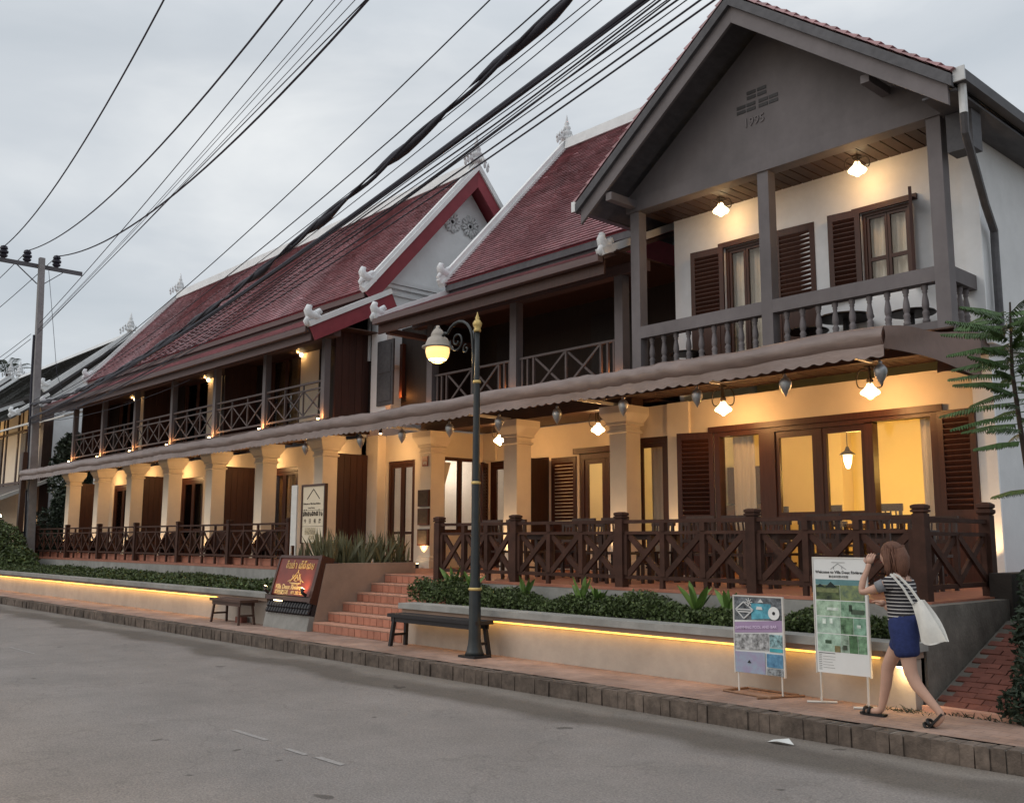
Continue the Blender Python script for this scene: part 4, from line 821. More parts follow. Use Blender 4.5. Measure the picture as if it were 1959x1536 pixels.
for s in (1, -1):
    P = lambda a, b, e=0: [(GRX, GRZ+a), (GRX+s*(GEX+e), GRZ+a-gs*(GEX+e)), (GRX+s*(GEX+e), GRZ+b-gs*(GEX+e)), (GRX, GRZ+b)]
    part('bargeboard', MB().prism(P(.0, -.17, .02), 'y', gy0-.07, gy0), 'gdark', groof); part('bargeboard', MB().prism(P(-.163, -.44, -.06), 'y', gy0+.002, gy0+.055), 'gbrown', groof)
    part('soffit', MB().prism(P(-.125, -.15, -.02), 'y', gy0+.058, 13.018), 'gdark', groof)
part('ridge_cap', MB().prism([(GRX-.16, GRZ-.03), (GRX, GRZ+.13), (GRX+.16, GRZ-.03)], 'y', gy0-.06, gy1), 'gdark', groof)
part('purlin_end', MB().box(-11.08, -10.95, 12.32, 13.02, 7.70, 7.84), 'gbrown', groof); part('purlin_end', MB().box(-6.30, -6.17, 12.40, 13.02, 8.18, 8.30), 'gbrown', groof)
part('gutter', MB().box(GRX+GEX+.03, GRX+GEX+.16, gy0+.02, gy1, 7.69, 7.84), 'gdark', groof); part('gutter_stop', MB().box(GRX+GEX+.02, GRX+GEX+.17, gy0-.01, gy0+.018, 7.68, 7.87), 'trim', groof); part('gutter', MB().box(GRX-GEX-.16, GRX-GEX-.03, gy0+.02, gy1, 7.69, 7.84), 'gdark', groof)
part('gutter_stop', MB().box(GRX-GEX-.17, GRX-GEX-.02, gy0-.01, gy0+.018, 7.68, 7.87), 'trim', groof)
part('eave_soffit', MB().box(HX1+.005, GRX+GEX+.02, gy0+.06, gy1, 7.60, 7.63), 'gdark', groof)
part('eave_box', MB().box(HX1+.02, -5.05, 13.0, 13.3, 7.05, 7.59), 'gdark', groof)
dp = MB(); dp.tube([(-4.93, 12.45, 7.70), (-4.93, 12.45, 7.3)], .055, 8); part('downpipe', dp, 'trim', groof)
dp = MB(); dp.tube([(-4.93, 12.45, 7.31), (-4.97, 12.55, 7.1), (-5.22, 13.7, 6.45), (-5.32, 14.22, 6.2), (-5.33, 14.24, 5.9), (-5.33, 14.24, 4.62)], .055, 8); part('downpipe', dp, 'gdark', groof)
# ================================================================== awning
aw = thing('awning', 'long brown rolled tarpaulin awning with scalloped edge along the whole facade', 'awning', (-22, 11.2, 4.0))
A0, A1 = -39.15, -5.42
def wob(x, k=1.0): return k*(0.010*math.sin(x*.9)+0.006*math.sin(x*2.9+1)+0.003*math.sin(x*7.1+.5))
n = 340; ns = 14; vs = []
for i in range(n+1):
    x = A0+(A1-A0)*i/n
    sag = wob(x)+.006*math.sin((x-A0)/2.92*2*math.pi)
    for k in range(ns+1):
        a = math.pi*(.92-1.30*k/ns); r = .150+.004*math.sin(x*3+k*.9)+.004*math.sin(x*8+k*1.7)+.010*max(0, math.sin(x*.7+2))*math.sin(x*17+k*.8)
        vs.append((x, 11.02-math.sin(a)*0 - r*math.sin(a) if k < 99 else 0, 4.185+sag+r*math.cos(math.pi-a)*-1))
mb = MB(); mb.add(vs, [(i*(ns+1)+k, i*(ns+1)+k+1, (i+1)*(ns+1)+k+1, (i+1)*(ns+1)+k) for i in range(n) for k in range(ns)])
part('roll', mb, 'tarp', aw, smooth=True)
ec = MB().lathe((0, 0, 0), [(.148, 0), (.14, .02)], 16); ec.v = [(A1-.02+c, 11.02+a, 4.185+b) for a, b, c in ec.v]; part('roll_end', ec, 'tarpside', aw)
n = 1000; vs = []
for i in range(n+1):
    x = A0+(A1-A0)*i/n; t = (x*5.2) % 1.0; sc_ = .035*abs(math.sin(math.pi*t)); wv = .010*math.sin(x*2.2)+.008*math.sin(x*6+1)
    for k, f in enumerate((0, .35, .7, 1.0)):
        vs.append((x, 10.915+wv*f-.01*f, 4.125+wob(x)-(f*(.16+sc_))))
mb = MB(); mb.add(vs, [(i*4+k, i*4+k+1, (i+1)*4+k+1, (i+1)*4+k) for i in range(n) for k in range(3)]); part('valance', mb, 'tarp', aw, smooth=True)
# canvas sheet going back to the wall, sagging between frames
def sheet(x0, x1, yb, zb):
    mb = MB(); n = int((x1-x0)*5); vs = []
    for i in range(n+1):
        x = x0+(x1-x0)*i/n
        for k in range(7):
            f = k/6; vs.append((x, 11.05+(yb-11.05)*f, 4.31+(zb-4.31)*f-.03*math.sin(math.pi*f)+.012*math.sin(x*3.3+f*5)))
    mb.add(vs, [(i*7+k, i*7+k+1, (i+1)*7+k+1, (i+1)*7+k) for i in range(n) for k in range(6)]); return mb
part('canvas', sheet(A0, -19.8, 12.06, 4.55), 'tarp', aw); part('canvas', sheet(-19.8, -12.4, 13.42, 4.56), 'tarp', aw); part('canvas', sheet(-12.4, A1, 12.98, 4.62), 'tarp', aw)
sd_ = MB(); sv = []
for i in range(15):
    f = i/14; y = 10.868+f*2.70; top_ = 4.30+.30*f+.02*math.sin(f*9); bot = 4.04+.03*math.sin(f*5)
    for k in range(5): sv.append((A1+.03+.02*math.sin(f*7+k)+.02*f, y, top_+(bot-top_)*k/4))
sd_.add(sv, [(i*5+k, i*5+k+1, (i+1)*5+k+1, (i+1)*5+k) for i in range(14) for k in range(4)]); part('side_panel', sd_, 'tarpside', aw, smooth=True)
sv = []
for i in range(9):
    f = i/8; z1 = 4.62+.02*math.sin(f*4)
    for k in range(5): sv.append((-5.70+f*.32, 12.97+.03*math.sin(f*5+k)+f*.62, z1-k*.15+.02*math.sin(f*6)))
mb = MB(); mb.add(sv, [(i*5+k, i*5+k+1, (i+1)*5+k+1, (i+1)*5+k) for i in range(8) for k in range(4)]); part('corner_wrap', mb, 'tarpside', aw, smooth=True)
for c in GX[::1]: part('frame_arm', MB().box(c-.02, c+.02, 11.06, 12.18, 4.245, 4.285), 'steel', aw)
for c in MC: part('frame_arm', MB().box(c-.025, c+.025, 11.06, 13.5, 4.245, 4.295), 'steel', aw); part('frame_strut', MB().box(c-.02, c+.02, 12.0, 12.04, 4.30, 4.45), 'steel', aw)
for c in (-9.2, -6.6): part('frame_arm', MB().box(c-.02, c+.02, 11.06, 12.9, 4.27, 4.31), 'steel', aw)
# hanging silvered drops
og = MB().lathe((0, 0, 0), [(.012, -.02), (.03, -.045), (.018, -.06), (.055, -.085), (.078, -.125), (.082, -.16), (.070, -.21), (.040, -.27), (.012, -.315), (.004, -.33)], 12)
for i, (x, lab) in enumerate(zip((-19.13, -16.93, -15.49, -14.0, -12.62, -11.19, -9.76, -8.37, -6.94, -5.62), ('beside the seventh column', 'above the entrance lobby door', 'just left of the column with the number plate', 'just right of the column with the number plate', 'left of the street lamp post', 'between the two lit lamps of the middle wing', 'over the column next to the gabled house', 'above the dark left shutter of the dining room', 'above the pane with the pendant', 'beside the awning end panel'))):
    o = top('hanging_drop', og, 'pewter', 'silvered glass drop hanging from the awning '+lab, 'ornament', 'silvered drops hanging under the awning', smooth=True); o.location = (x, 11.2, 3.98)
    cd = MB().tube([(0, 0, -.02), (0, 0, .30)], .004, 4); part('cord', cd, 'black', o)

# ================================================================== terrace railings
def fence(name, label, posts, y, z0, zr, npan, m='dwood', pw=.12, t=.045, top2=.15, lift=.11):
    t_ = thing(name, label, 'railing', ((posts[0]+posts[-1])/2, y, z0))
    for x in posts:
        pm = MB().box(x-pw/2, x+pw/2, y-pw/2, y+pw/2, z0-.03, zr+.01)
        pp = part('post', pm, m, t_)
        part('post_cap', MB().lathe((x, y, zr+.01), [(pw*.42, 0), (pw*.42, .01), (pw*.58, .018), (pw*.58, .038), (pw*.45, .045), (pw*.57, .055), (pw*.57, .085), (pw*.3, .10)], sq=True), m, pp)
    for a, b in zip(posts[:-1], posts[1:]):
        r = x_rail(t_, a+pw/2+.001, b-pw/2-.001, y, z0+lift, zr, npan, m, 'handrail', top2=top2, t=t)
        nn = npan*2
        for k in range(1, nn): 
            if k % 2 == 0: part('foot', MB().box(a+(b-a)*k/nn-.03, a+(b-a)*k/nn+.03, y-.025, y+.025, z0, z0+lift-.001), m, r)
    return t_
M['mrail'] = mat('dark_brown_railing', (0.055, 0.0245, 0.0165), 0.7, 0.35, 5, 0.12, spec=.2)
fence('terrace_railing', 'heavy dark brown crossed timber railing on the right terrace', [-12.72, -10.87, -8.77, -6.70, -4.66], 9.99, F, F+.885, 3, 'mrail', .13, .075, .15)
ex = thing('terrace_railing', 'short dark railing return at the right end of the terrace', 'railing', (-4.66, 10.8, F))
pp = part('post', MB().box(-4.725, -4.595, 11.57, 11.70, F-.03, F+.91), 'mrail', ex); part('post_cap', MB().lathe((-4.66, 11.635, F+.91), [(.055, 0), (.08, .03), (.08, .06), (.058, .075), (.078, .09), (.078, .125), (.04, .15)], sq=True), 'mrail', pp)
part('handrail', MB().box(-4.69, -4.63, 10.06, 11.568, F+.815, F+.86), 'mrail', ex); part('rail', MB().box(-4.685, -4.635, 10.06, 11.568, F+.67, F+.71), 'mrail', ex); part('rail', MB().box(-4.685, -4.635, 10.06, 11.568, F+.11, F+.16), 'mrail', ex)
for k in range(2):
    a, b = 10.07+k*.75, 10.80+k*.75
    part('brace', MB().bar((-4.67, a, F+.16), (-4.67, b, F+.67), .075, .035, (1, 0, 0)), 'mrail', ex); part('brace', MB().bar((-4.645, a, F+.67), (-4.645, b, F+.16), .075, .035, (1, 0, 0)), 'mrail', ex); part('upright', MB().box(-4.685, -4.635, b-.03, b+.03, F+.16, F+.67), 'mrail', ex)
fence('terrace_railing', 'long slender brown railing with crossed bays along the far left terrace', [-39.0, -35.66, -32.6, -29.55, -26.5, -23.44, -20.42], 11.60, F, F+1.02, 4, 'mrail', .13, .05, .16, .20)

# ================================================================== porch lamps
def porch_lamp(x, y, zc, label, power, group='lit scalloped porch lamps', drop=.40):
    t = thing('porch_lamp', label, 'lamp', (x, y, zc), group)
    part('ceiling_rose', MB().lathe((x, y, zc-.04), [(.03, 0), (.07, .02), (.07, .04)], 12), 'bark', t)
    part('stem', MB().lathe((x, y, zc-drop+.16), [(.045, 0), (.05, .04), (.02, .07), (.018, drop-.20)], 10), 'bark', t)
    for k in range(4):
        a = k*math.pi/2+.5; ca, sa = math.cos(a), math.sin(a); pts = []
        for i in range(12):
            u = i/11; r = .05+.13*math.sin(u*math.pi*.9); z = zc-.04-(drop-.12)*u+.05*math.sin(u*2*math.pi); pts.append((x+ca*r, y+sa*r, z))
        part('scroll', MB().tube(pts, .010, 5), 'bark', t)
    prof = [(.040, .14), (.05, .11), (.075, .08), (.115, .035), (.13, .01), (.118, -.015), (.085, -.03), (.045, -.06), (.018, -.085)]
    vs, fs, n_ = [], [], 24
    for r, z in prof:
        for k in range(n_):
            a = 2*math.pi*k/n_; rr = r*(1+.10*abs(math.sin(4*a))*(r > .08)); vs.append((x+rr*math.cos(a), y+rr*math.sin(a), zc-drop+z))
    for i in range(len(prof)-1):
        for k in range(n_): fs.append((i*n_+k, i*n_+(k+1) % n_, (i+1)*n_+(k+1) % n_, (i+1)*n_+k))
    part('glass_shade', MB().add(vs, fs), 'shade', t, smooth=True)
    lamp('porch_lamp_glow', 'POINT', (x, y, zc-drop-.13), power, WARM, .07, t)
    lamp('porch_lamp_upglow', 'POINT', (x+.0, y-.18, zc-drop+.12), power*.045, WARM, .06, t)
    return t
porch_lamp(-9.38, 13.25, 4.30, 'lit flower shaped porch lamp above the dark left shutter', 36)
porch_lamp(-6.82, 13.25, 4.30, 'lit flower shaped porch lamp above the rightmost big pane', 36)
porch_lamp(-12.86, 14.0, 4.33, 'lit porch lamp left of the column beside the gabled house', 36, drop=.42)
porch_lamp(-15.75, 14.0, 4.33, 'lit porch lamp half behind the column right of the street lamp', 36, drop=.42)
porch_lamp(-9.55, 13.58, 7.655, 'lit upstairs balcony lamp above the shuttered balcony door', 8, drop=.24)
porch_lamp(-7.02, 13.58, 7.655, 'lit upstairs balcony lamp above the shuttered window', 8, drop=.24)
# pendant in dining room
pn = thing('pendant_lamp', 'glass pendant lantern glowing inside behind the dining room pane', 'lamp', (-8.5, 15.6, 4.15))
part('cord', MB().tube([(-8.5, 15.6, 4.15), (-8.5, 15.6, 3.38)], .008, 5), 'bark', pn); part('cap', MB().lathe((-8.5, 15.6, 3.26), [(.14, 0), (.12, .02), (.05, .07), (.02, .14)], 14), 'bark', pn); part('glass_shade', MB().lathe((-8.5, 15.6, 3.02), [(.02, 0), (.035, .02), (.065, .12), (.075, .235)], 12), 'shade', pn, smooth=True)
# uplights
for i, c in enumerate(GX):
    uplight(c-.05, 12.02, F, 'ground uplight washing the %s far wing column' % ['leftmost', 'second', 'third', 'fourth', 'fifth', 'sixth', 'rightmost'][i], 34, 'floor uplights at the column feet', aim=(c, 12.20, F+1.6), spot=60)
    s_ = thing('wall_spotlight', 'small spot lamp under the joists just right of the %s far wing column' % ['leftmost', 'second', 'third', 'fourth', 'fifth', 'sixth', 'rightmost'][i], 'spotlight', (c+1.46, 12.95, 4.2), 'small spots between the far wing columns')
    part('body', MB().lathe((c+1.46, 12.95, 4.24), [(.04, 0), (.04, .12)], 10), 'black', s_); part('lens', MB().lathe((c+1.46, 12.95, 4.225), [(.035, .014), (.03, 0)], 10), 'spotface', s_)
    lamp('wall_spot_glow', 'POINT', (c+1.46, 12.95, 3.85), 23, (1, .58, .24), .12, s_)
    lamp('balcony_uplight', 'POINT', (c+.09, 12.15, DK+.10), 7.0, (1, .42, .13), .02, wg)
    part('post_uplight', MB().lathe((c, 12.15, DK+.002), [(.035, 0), (.035, .04)], 8), 'spotface', wg)
for a, b in ud: 
    part('wall_sconce', MB().lathe((b+.10, 13.42, 6.75), [(.03, 0), (.05, .06), (.03, .14)], 8), 'shade', wg); lamp('sconce_glow', 'POINT', (b+.12, 13.30, 6.85), 10, (1, .55, .18), .04, wg)
for c, lab, e_ in ((MC[0], 'ground uplight washing the column with the house number', 130), (MC[1], 'ground uplight at the column right of the street lamp', 80), (MC[2], 'ground uplight at the column beside the gabled house', 80)):
    uplight(c-.02, 13.32, F, lab, e_, 'floor uplights at the column feet', aim=(c, 13.5, F+1.5), spot=62)
for c in MC: lamp('balcony_uplight', 'POINT', (c-.02, 13.46, DK+.12), 4.0, (1, .40, .14), .02, mw); lamp('balcony_uplight', 'POINT', (c-.25, 13.75, DK+.25), 5.0, (1, .34, .10), .02, mw)
lamp('balcony_uplight', 'POINT', (-19.17, 13.71, 5.28), 4.0, (1, .36, .10), .02, mw)
uplight(-10.95, 13.75, F, 'ground uplight at the pilaster left of the dark shutter', 70, 'floor uplights at the column feet', aim=(-10.86, 13.94, F+1.3))
uplight(-5.50, 13.72, F, 'ground uplight at the right corner of the gabled house', 60, 'floor uplights at the column feet', aim=(-5.48, 13.95, F+1.3))
# plaques on the number column
pq = thing('plaque', 'small dark house number plate high on the column', 'sign', (-17.73, 13.49, 3.6))
part('plate', MB().box(-17.83, -17.63, 13.475, 13.499, 3.45, 3.68), 'signred', pq); part('numerals', text_mb('37/2', .085, (-17.81, 13.474, 3.49), (1, 0, 0), (0, 0, 1), .002), 'paper', pq)
for z, nm in ((2.72, 'upper'), (2.30, 'middle'), (1.84, 'lower')):
    b = top('notice_board', MB().box(-17.93, -17.54, 13.44, 13.499, z-.18, z+.19), 'redwood', nm+' square brown notice board on the number column', 'sign', 'square boards on the number column')
    part('face', MB().box(-17.90, -17.57, 13.432, 13.439, z-.15, z+.16), 'bark', b)

# ================================================================== street lamp
LX, LY = -10.36, 8.77
sl_ = thing('street_lamp', 'dark green cast iron street lamp with gold bands and lit round globe', 'street lamp', (LX, LY, S))
part('base_plate', MB().box(LX-.17, LX+.17, LY-.15, LY+.15, S+.001, S+.03), 'black', sl_)
part('post', MB().lathe((LX, LY, S+.03), [(.140, 0), (.115, .05), (.094, .13), (.084, .22), (.080, .9), (.066, 1.0), (.055, 2.3), (.051, 2.4), (.046, 3.7), (.039, 3.85), (.036, 4.50)], 20), 'iron', sl_, smooth=True)
for z, r in ((.92, .088), (2.37, .066), (3.79, .056)):
    part('gold_band', MB().lathe((LX, LY, S+z-.03), [(r*.92, 0), (r*1.06, .012), (r*1.06, .028), (r*.92, .04)], 20), 'gold', sl_)
part('finial', MB().lathe((LX, LY, S+4.50), [(.05, 0), (.054, .03), (.042, .05), (.064, .09), (.068, .125), (.045, .165), (.026, .18), (.034, .2), (.012, .25), (.005, .29)], 14), 'gold', sl_, smooth=True)
def xz(pts): return [(LX+a, LY, S+b) for a, b in pts]
arm = [(-.07, 3.80), (-.08, 4.1), (-.10, 4.36)]+[(-.42+.32*math.cos(t), 4.38+.34*math.sin(t)) for t in [i*math.pi/10 for i in range(1, 9)]]+[(-.74, 4.60), (-.82, 4.54), (-.93, 4.56)]
part('bracket_arm', MB().tube(xz(arm), .021, 8), 'iron', sl_, smooth=True)
def spiral(cx, cz, r0, r1, a0, turns, n=26): return [(cx+(r0+(r1-r0)*i/n)*math.cos(a0+turns*2*math.pi*i/n), cz+(r0+(r1-r0)*i/n)*math.sin(a0+turns*2*math.pi*i/n)) for i in range(n+1)]
part('scroll', MB().tube(xz(spiral(-.93, 4.66, .10, .025, -1.6, -1.2)), .014, 6), 'iron', sl_, smooth=True); part('scroll', MB().tube(xz(spiral(-.46, 4.44, .16, .03, 3.0, 1.5)), .014, 6), 'iron', sl_, smooth=True); part('scroll', MB().tube(xz(spiral(-.25, 4.29, .07, .02, 1.5, 1.0)), .012, 6), 'iron', sl_, smooth=True); part('collar_pipe', MB().tube(xz([(-.075, 3.62), (-.075, 4.2)]), .018, 8), 'iron', sl_)
GXc, GZ = LX-.91, 4.55
part('hanger', MB().tube([(GXc, LY, S+4.57), (GXc, LY, GZ+.36)], .018, 8), 'lampcap', sl_)
part('lamp_cap', MB().lathe((GXc, LY, GZ+.06), [(.235, -.01), (.235, .010), (.185, .025), (.18, .06), (.15, .13), (.10, .165), (.105, .185), (.095, .21), (.075, .25), (.035, .29), (.022, .33)], 22), 'lampcap', sl_, smooth=True)
gl = part('globe', MB().sphere((GXc, LY, GZ), .192, 22, 14), 'globe', sl_, smooth=True)
bm_ = emit('street_bulb', (1.0, .80, .48), 26)
part('bulb', MB().lathe((GXc, LY, GZ-.15), [(.03, .0), (.085, .04), (.11, .10), (.135, .22)], 14), bm_, gl, smooth=True)
M['globeglow'] = emit('frosted_globe_glow', (1.0, .66, .28), 1.1)
part('inner_diffuser', MB().lathe((GXc, LY, GZ), [(.135, -.125), (.165, -.08), (.178, -.02), (.178, .03), (.17, .06)], 18, cap=False), 'globeglow', gl, smooth=True)
lamp('street_lamp_glow', 'POINT', (GXc, LY, GZ-.05), 66, (1.0, .64, .32), .15, sl_)

# ================================================================== benches
def bench(x0, x1, y0, y1, zt, label, m, lw=.052):
    t = thing('bench', label, 'bench', ((x0+x1)/2, (y0+y1)/2, S), 'wooden benches on the pavement')
    part('seat', MB().box(x0, x1, y0, y1, zt-.05, zt), m, t); part('apron', MB().box(x0+.06, x1-.06, y0+.03, y0+.05, zt-.12, zt-.051).box(x0+.06, x1-.06, y1-.05, y1-.03, zt-.12, zt-.051), m, t)
    for sx, x in ((1, x0+.13), (-1, x1-.13)):
        for y, dy in ((y0+.05, -.03), (y1-.05, .03)):
            part('leg', MB().bar((x, y, zt-.052), (x-sx*.06, y+dy, S), lw, lw, (0, 1, 0)), m, t)
        part('stretcher', MB().bar((x-sx*.04, y0+.03, S+.17), (x-sx*.04, y1-.03, S+.17), .03, .035), m, t)
    return t
bench(-12.35, -10.28, 8.72, 9.04, .68, 'long dark plank bench standing behind the street lamp post', 'black')
bench(-18.22, -16.95, 8.66, 9.02, .66, 'short brown wooden bench left of the red name board', 'dwoodx', .038)
bk = top('brick', MB().box(-17.75, -17.5, 8.98, 9.10, S, S+.11), 'brickpath', 'loose red brick on the pavement under the short bench', 'brick')

# ================================================================== stand up signs
def frame_sign(name, label, x0, x1, y, z0, z1, lean=0.0):
    t = thing(name, label, 'sign', ((x0+x1)/2, y, S)); part('panel', MB().box(x0, x1, y-.008, y+.008, z0, z1), 'paper', t)
    fr = .012; part('frame_edge', MB().box(x0-fr, x0-.001, y-.014, y+.014, z0-.01, z1+fr), 'steel', t); part('frame_edge', MB().box(x1+.001, x1+fr, y-.014, y+.014, z0-.01, z1+fr), 'steel', t); part('frame_edge', MB().box(x0, x1, y-.014, y+.014, z1+.001, z1+fr), 'steel', t)
    for x in (x0+.03, x1-.03): part('leg', MB().tube([(x, y, z0), (x, y, S+.02)], .009, 6), 'steel', t)
    return t
def ph(name, c, var=.5, sc_=14, c2=None): return mat(name, c, .6, var, sc_, 0, col2=c2)
def pp_(t, nm, m, x0, x1, z0, z1, y, d=.001, skew=(0, 0)):
    return part(nm, MB().add([(x0, y-d, z0), (x1, y-d, z0+skew[0]), (x1, y-d, z1+skew[1]), (x0, y-d, z1)], [(0, 1, 2, 3)]), m, t)
s1 = frame_sign('pool_sign', 'swimming pool and bar poster on a low metal stand by the planter', -6.20, -5.62, 8.86, .41, 1.19); y_ = 8.852
def U(a): return -6.20+.58*a
def Vv(b): return .41+.78*b
ps = [('night_photo', ph('dark_garden_print', (.035, .04, .05), .8, 30, (.12, .13, .14)), 0, 1, .68, 1, (.02, 0)), ('pool_photo', ph('pool_water_print', (.05, .22, .30), .35, 12, (.10, .34, .42)), .36, .78, .70, .92, (.02, 0)), ('lilac_band', ph('lilac_print', (.38, .27, .42), .06, 9), 0, 1, .51, .66, (.04, .045)),
      ('people_photo', ph('crowd_print', (.025, .025, .028), .9, 22, (.36, .36, .36)), 0, .72, .29, .50, (.015, .03)), ('bar_photo', ph('poolside_print', (.04, .07, .07), .8, 30, (.25, .4, .42)), .725, 1, .36, .53, (.0, .0)), ('turquoise_photo', ph('turquoise_print', (.06, .34, .38), .2, 9), .725, 1, .30, .355, (.0, .0)),
      ('lilac_photo', ph('lilac_photo_print', (.36, .25, .40), .15, 7, (.24, .34, .40)), 0, .64, .0, .275, (-.0, .01)), ('blue_photo', ph('blue_print', (.05, .16, .30), .3, 20, (.12, .28, .42)), .66, 1, .10, .28, (0, .0)), ('dark_photo', ph('dark_print', (.04, .045, .05), .8, 40, (.25, .27, .28)), .66, 1, .0, .095, (0, 0))]
for i, (nm, m, a, b, c, d, k) in enumerate(ps): pp_(s1, nm, m, U(a)+.004, U(b)-.004, Vv(c)+.003, Vv(d)-.003, y_, .001+.0012*i, k)
rd = MB().lathe((0, 0, 0), [(.067, 0), (.067, .001)], 24); rd.v = [(U(.845)+a, y_-.014+c, Vv(.80)+b) for a, b, c in rd.v]; part('round_badge', rd, 'paper', s1)
rd = MB().lathe((0, 0, 0), [(.018, 0), (.018, .001)], 12); rd.v = [(U(.845)+a, y_-.016+c, Vv(.80)+b) for a, b, c in rd.v]; part('badge_emblem', rd, 'ink', s1)
dm = MB()
for a, b in (((.05, .83), (.22, .93)), ((.22, .93), (.42, .83)), ((.05, .83), (.22, .71)), ((.22, .71), (.42, .83)), ((.08, .83), (.40, .83)), ((.10, .80), (.36, .80))): dm.bar((U(a[0]), y_-.014, Vv(a[1])), (U(b[0]), y_-.014, Vv(b[1])), .012, .003, (0, 1, 0))
for k in range(8): 
    t_ = k*math.pi/4; dm.bar((U(.33), y_-.014, Vv(.93)), (U(.33)+.045*math.cos(t_), y_-.014, Vv(.93)+.045*math.sin(t_)), .008, .003, (0, 1, 0))
dm.add([(U(.52), y_-.014, Vv(.93)), (U(.64), y_-.014, Vv(.93)), (U(.58), y_-.014, Vv(.98))], [(0, 1, 2)]); part('white_drawing', dm, 'paper', s1)
part('swan_float', MB().add([(U(.48), y_-.014, Vv(.84)), (U(.62), y_-.014, Vv(.835)), (U(.60), y_-.014, Vv(.875)), (U(.5), y_-.014, Vv(.88))], [(0, 1, 2, 3)]), 'paper', s1)
part('title_lettering', text_mb('SWIMMING POOL AND BAR', .040, (U(.03), y_-.015, Vv(.565)), (1, 0, .075), (0, 0, 1), .0005, bold=.0012), mat('lilac_white', (.62, .5, .66), .7, .05, 5, 0), s1)
part('small_triangle', MB().add([(U(.27), y_-.015, Vv(.135)), (U(.35), y_-.015, Vv(.135)), (U(.31), y_-.015, Vv(.175))], [(0, 1, 2)]), 'ink', s1)
base = MB().tube([(-6.32, 8.79, S+.012), (-5.69, 8.70, S+.012), (-5.62, 9.10, S+.012), (-6.25, 9.14, S+.012), (-6.32, 8.79, S+.012)], .012, 6).tube([(-5.78, 8.60, S+.012), (-5.55, 9.1, S+.012)], .012, 6); part('floor_frame', base, mat('rusty_steel', (.22, .12, .07), .7, .3, 12, .1), s1)
s2 = frame_sign('welcome_sign', 'tall white welcome banner with green room photos in front of the walking woman', -5.25, -4.70, 8.87, .50, 1.60); y_ = 8.862
def U(a): return -5.25+.55*a
def Vv(b): return .50+1.10*b
pc = [(.03, .50, .635, .765, (.015, .03, .022), (.13, .17, .07)), (.505, .97, .635, .775, (.10, .17, .15), (.22, .26, .10)), (.03, .50, .495, .628, (.20, .32, .20), (.36, .47, .36)), (.505, .97, .495, .628, (.07, .17, .10), (.26, .40, .28)), (.03, .48, .345, .488, (.28, .42, .32), (.42, .55, .45)), (.485, .73, .345, .488, (.04, .09, .04), (.18, .32, .18)), (.735, .97, .345, .488, (.12, .27, .18), (.24, .40, .30)),
      (.03, .48, .185, .338, (.27, .42, .30), (.40, .55, .44)), (.485, .63, .185, .338, (.06, .10, .05), (.35, .46, .36)), (.635, .80, .185, .338, (.03, .07, .03), (.08, .17, .08)), (.805, .97, .185, .338, (.05, .11, .05), (.24, .42, .26))]
for i, (a, b, c, d, k1, k2) in enumerate(pc): pp_(s2, 'room_photo', ph('room_print', k1, .35, 16, k2), U(a), U(b), Vv(c), Vv(d), y_)
pp_(s2, 'sky_photo', ph('hill_print', (.12, .25, .26), .2, 8), U(.03), U(.97), Vv(.767), Vv(.815), y_, .0014)
def tri(t, u0, v0, u1, v1, u2, v2, m='ink'): part('photo_shape', MB().add([(U(u0), y_-.003, Vv(v0)), (U(u1), y_-.003, Vv(v1)), (U(u2), y_-.003, Vv(v2))], [(0, 1, 2)]), m, t)
dk = ph('dark_green_print', (.012, .022, .018), .3, 20)
tri(s2, .03, .745, .22, .745, .12, .775, dk); tri(s2, .22, .745, .45, .745, .33, .795, dk)
for a, b, c, d, cc in ((.05, .48, .70, .735, (.16, .18, .08)), (.24, .46, .545, .57, (.55, .62, .55)), (.70, .95, .52, .56, (.06, .09, .06)), (.66, .72, .545, .60, (.03, .05, .03)), (.14, .21, .425, .47, (.62, .7, .62)), (.28, .34, .43, .475, (.62, .7, .62)), (.18, .30, .255, .285, (.05, .09, .05)), (.80, .87, .405, .43, (.6, .66, .6)), (.52, .60, .21, .25, (.05, .06, .04)), (.36, .47, .185, .24, (.22, .18, .08))):
    pp_(s2, 'photo_shape', ph('print_shape', cc, .3, 30), U(a), U(b), Vv(c), Vv(d), y_, .004)
part('lettering', text_mb('Welcome to Villa Deux Rivières', .0385, (U(.035), y_-.003, Vv(.868)), (1, 0, 0), (0, 0, 1), .0005, bold=.0008), 'ink', s2)
part('chinese_lettering', text_mb('歡迎來到雙河別墅', .026, (U(.30), y_-.003, Vv(.832)), (1, 0, 0), (0, 0, 1), .0005), 'ink', s2)
rfm = MB()
for a, b, c, d in ((.34, .905, .48, .955), (.48, .955, .64, .905), (.40, .905, .40, .93), (.56, .905, .56, .93), (.36, .965, .62, .965)): rfm.bar((U(a), y_-.003, Vv(b)), (U(c), y_-.003, Vv(d)), .004, .001, (0, 1, 0))
part('roof_drawing', rfm, mat('grey_print', (.2, .2, .2), .7, .1, 5, 0), s2)
tx = MB()
for k in range(9): tx.box(U(.04), U(.10), y_-.002, y_-.0015, Vv(.155-.016*k), Vv(.1585-.016*k))
tx.box(U(.04), U(.36), y_-.002, y_-.0015, Vv(.168), Vv(.173))
for k in range(5): tx.box(U(.12), U(.12+R_.uniform(.1, .25)), y_-.002, y_-.0015, Vv(.14-.024*k), Vv(.142-.024*k))
part('small_print', tx, 'ink', s2)
for x, d in ((-5.22, -.0), (-4.73, .0)): part('foot', MB().tube([(x, 8.87, S+.30), (x-.06, 8.98, S+.05), (x-.10, 9.02, S+.013)], .011, 6).tube([(x-.12, 8.80, S+.012), (x+.10, 8.98, S+.012)], .012, 6), 'steel', s2)
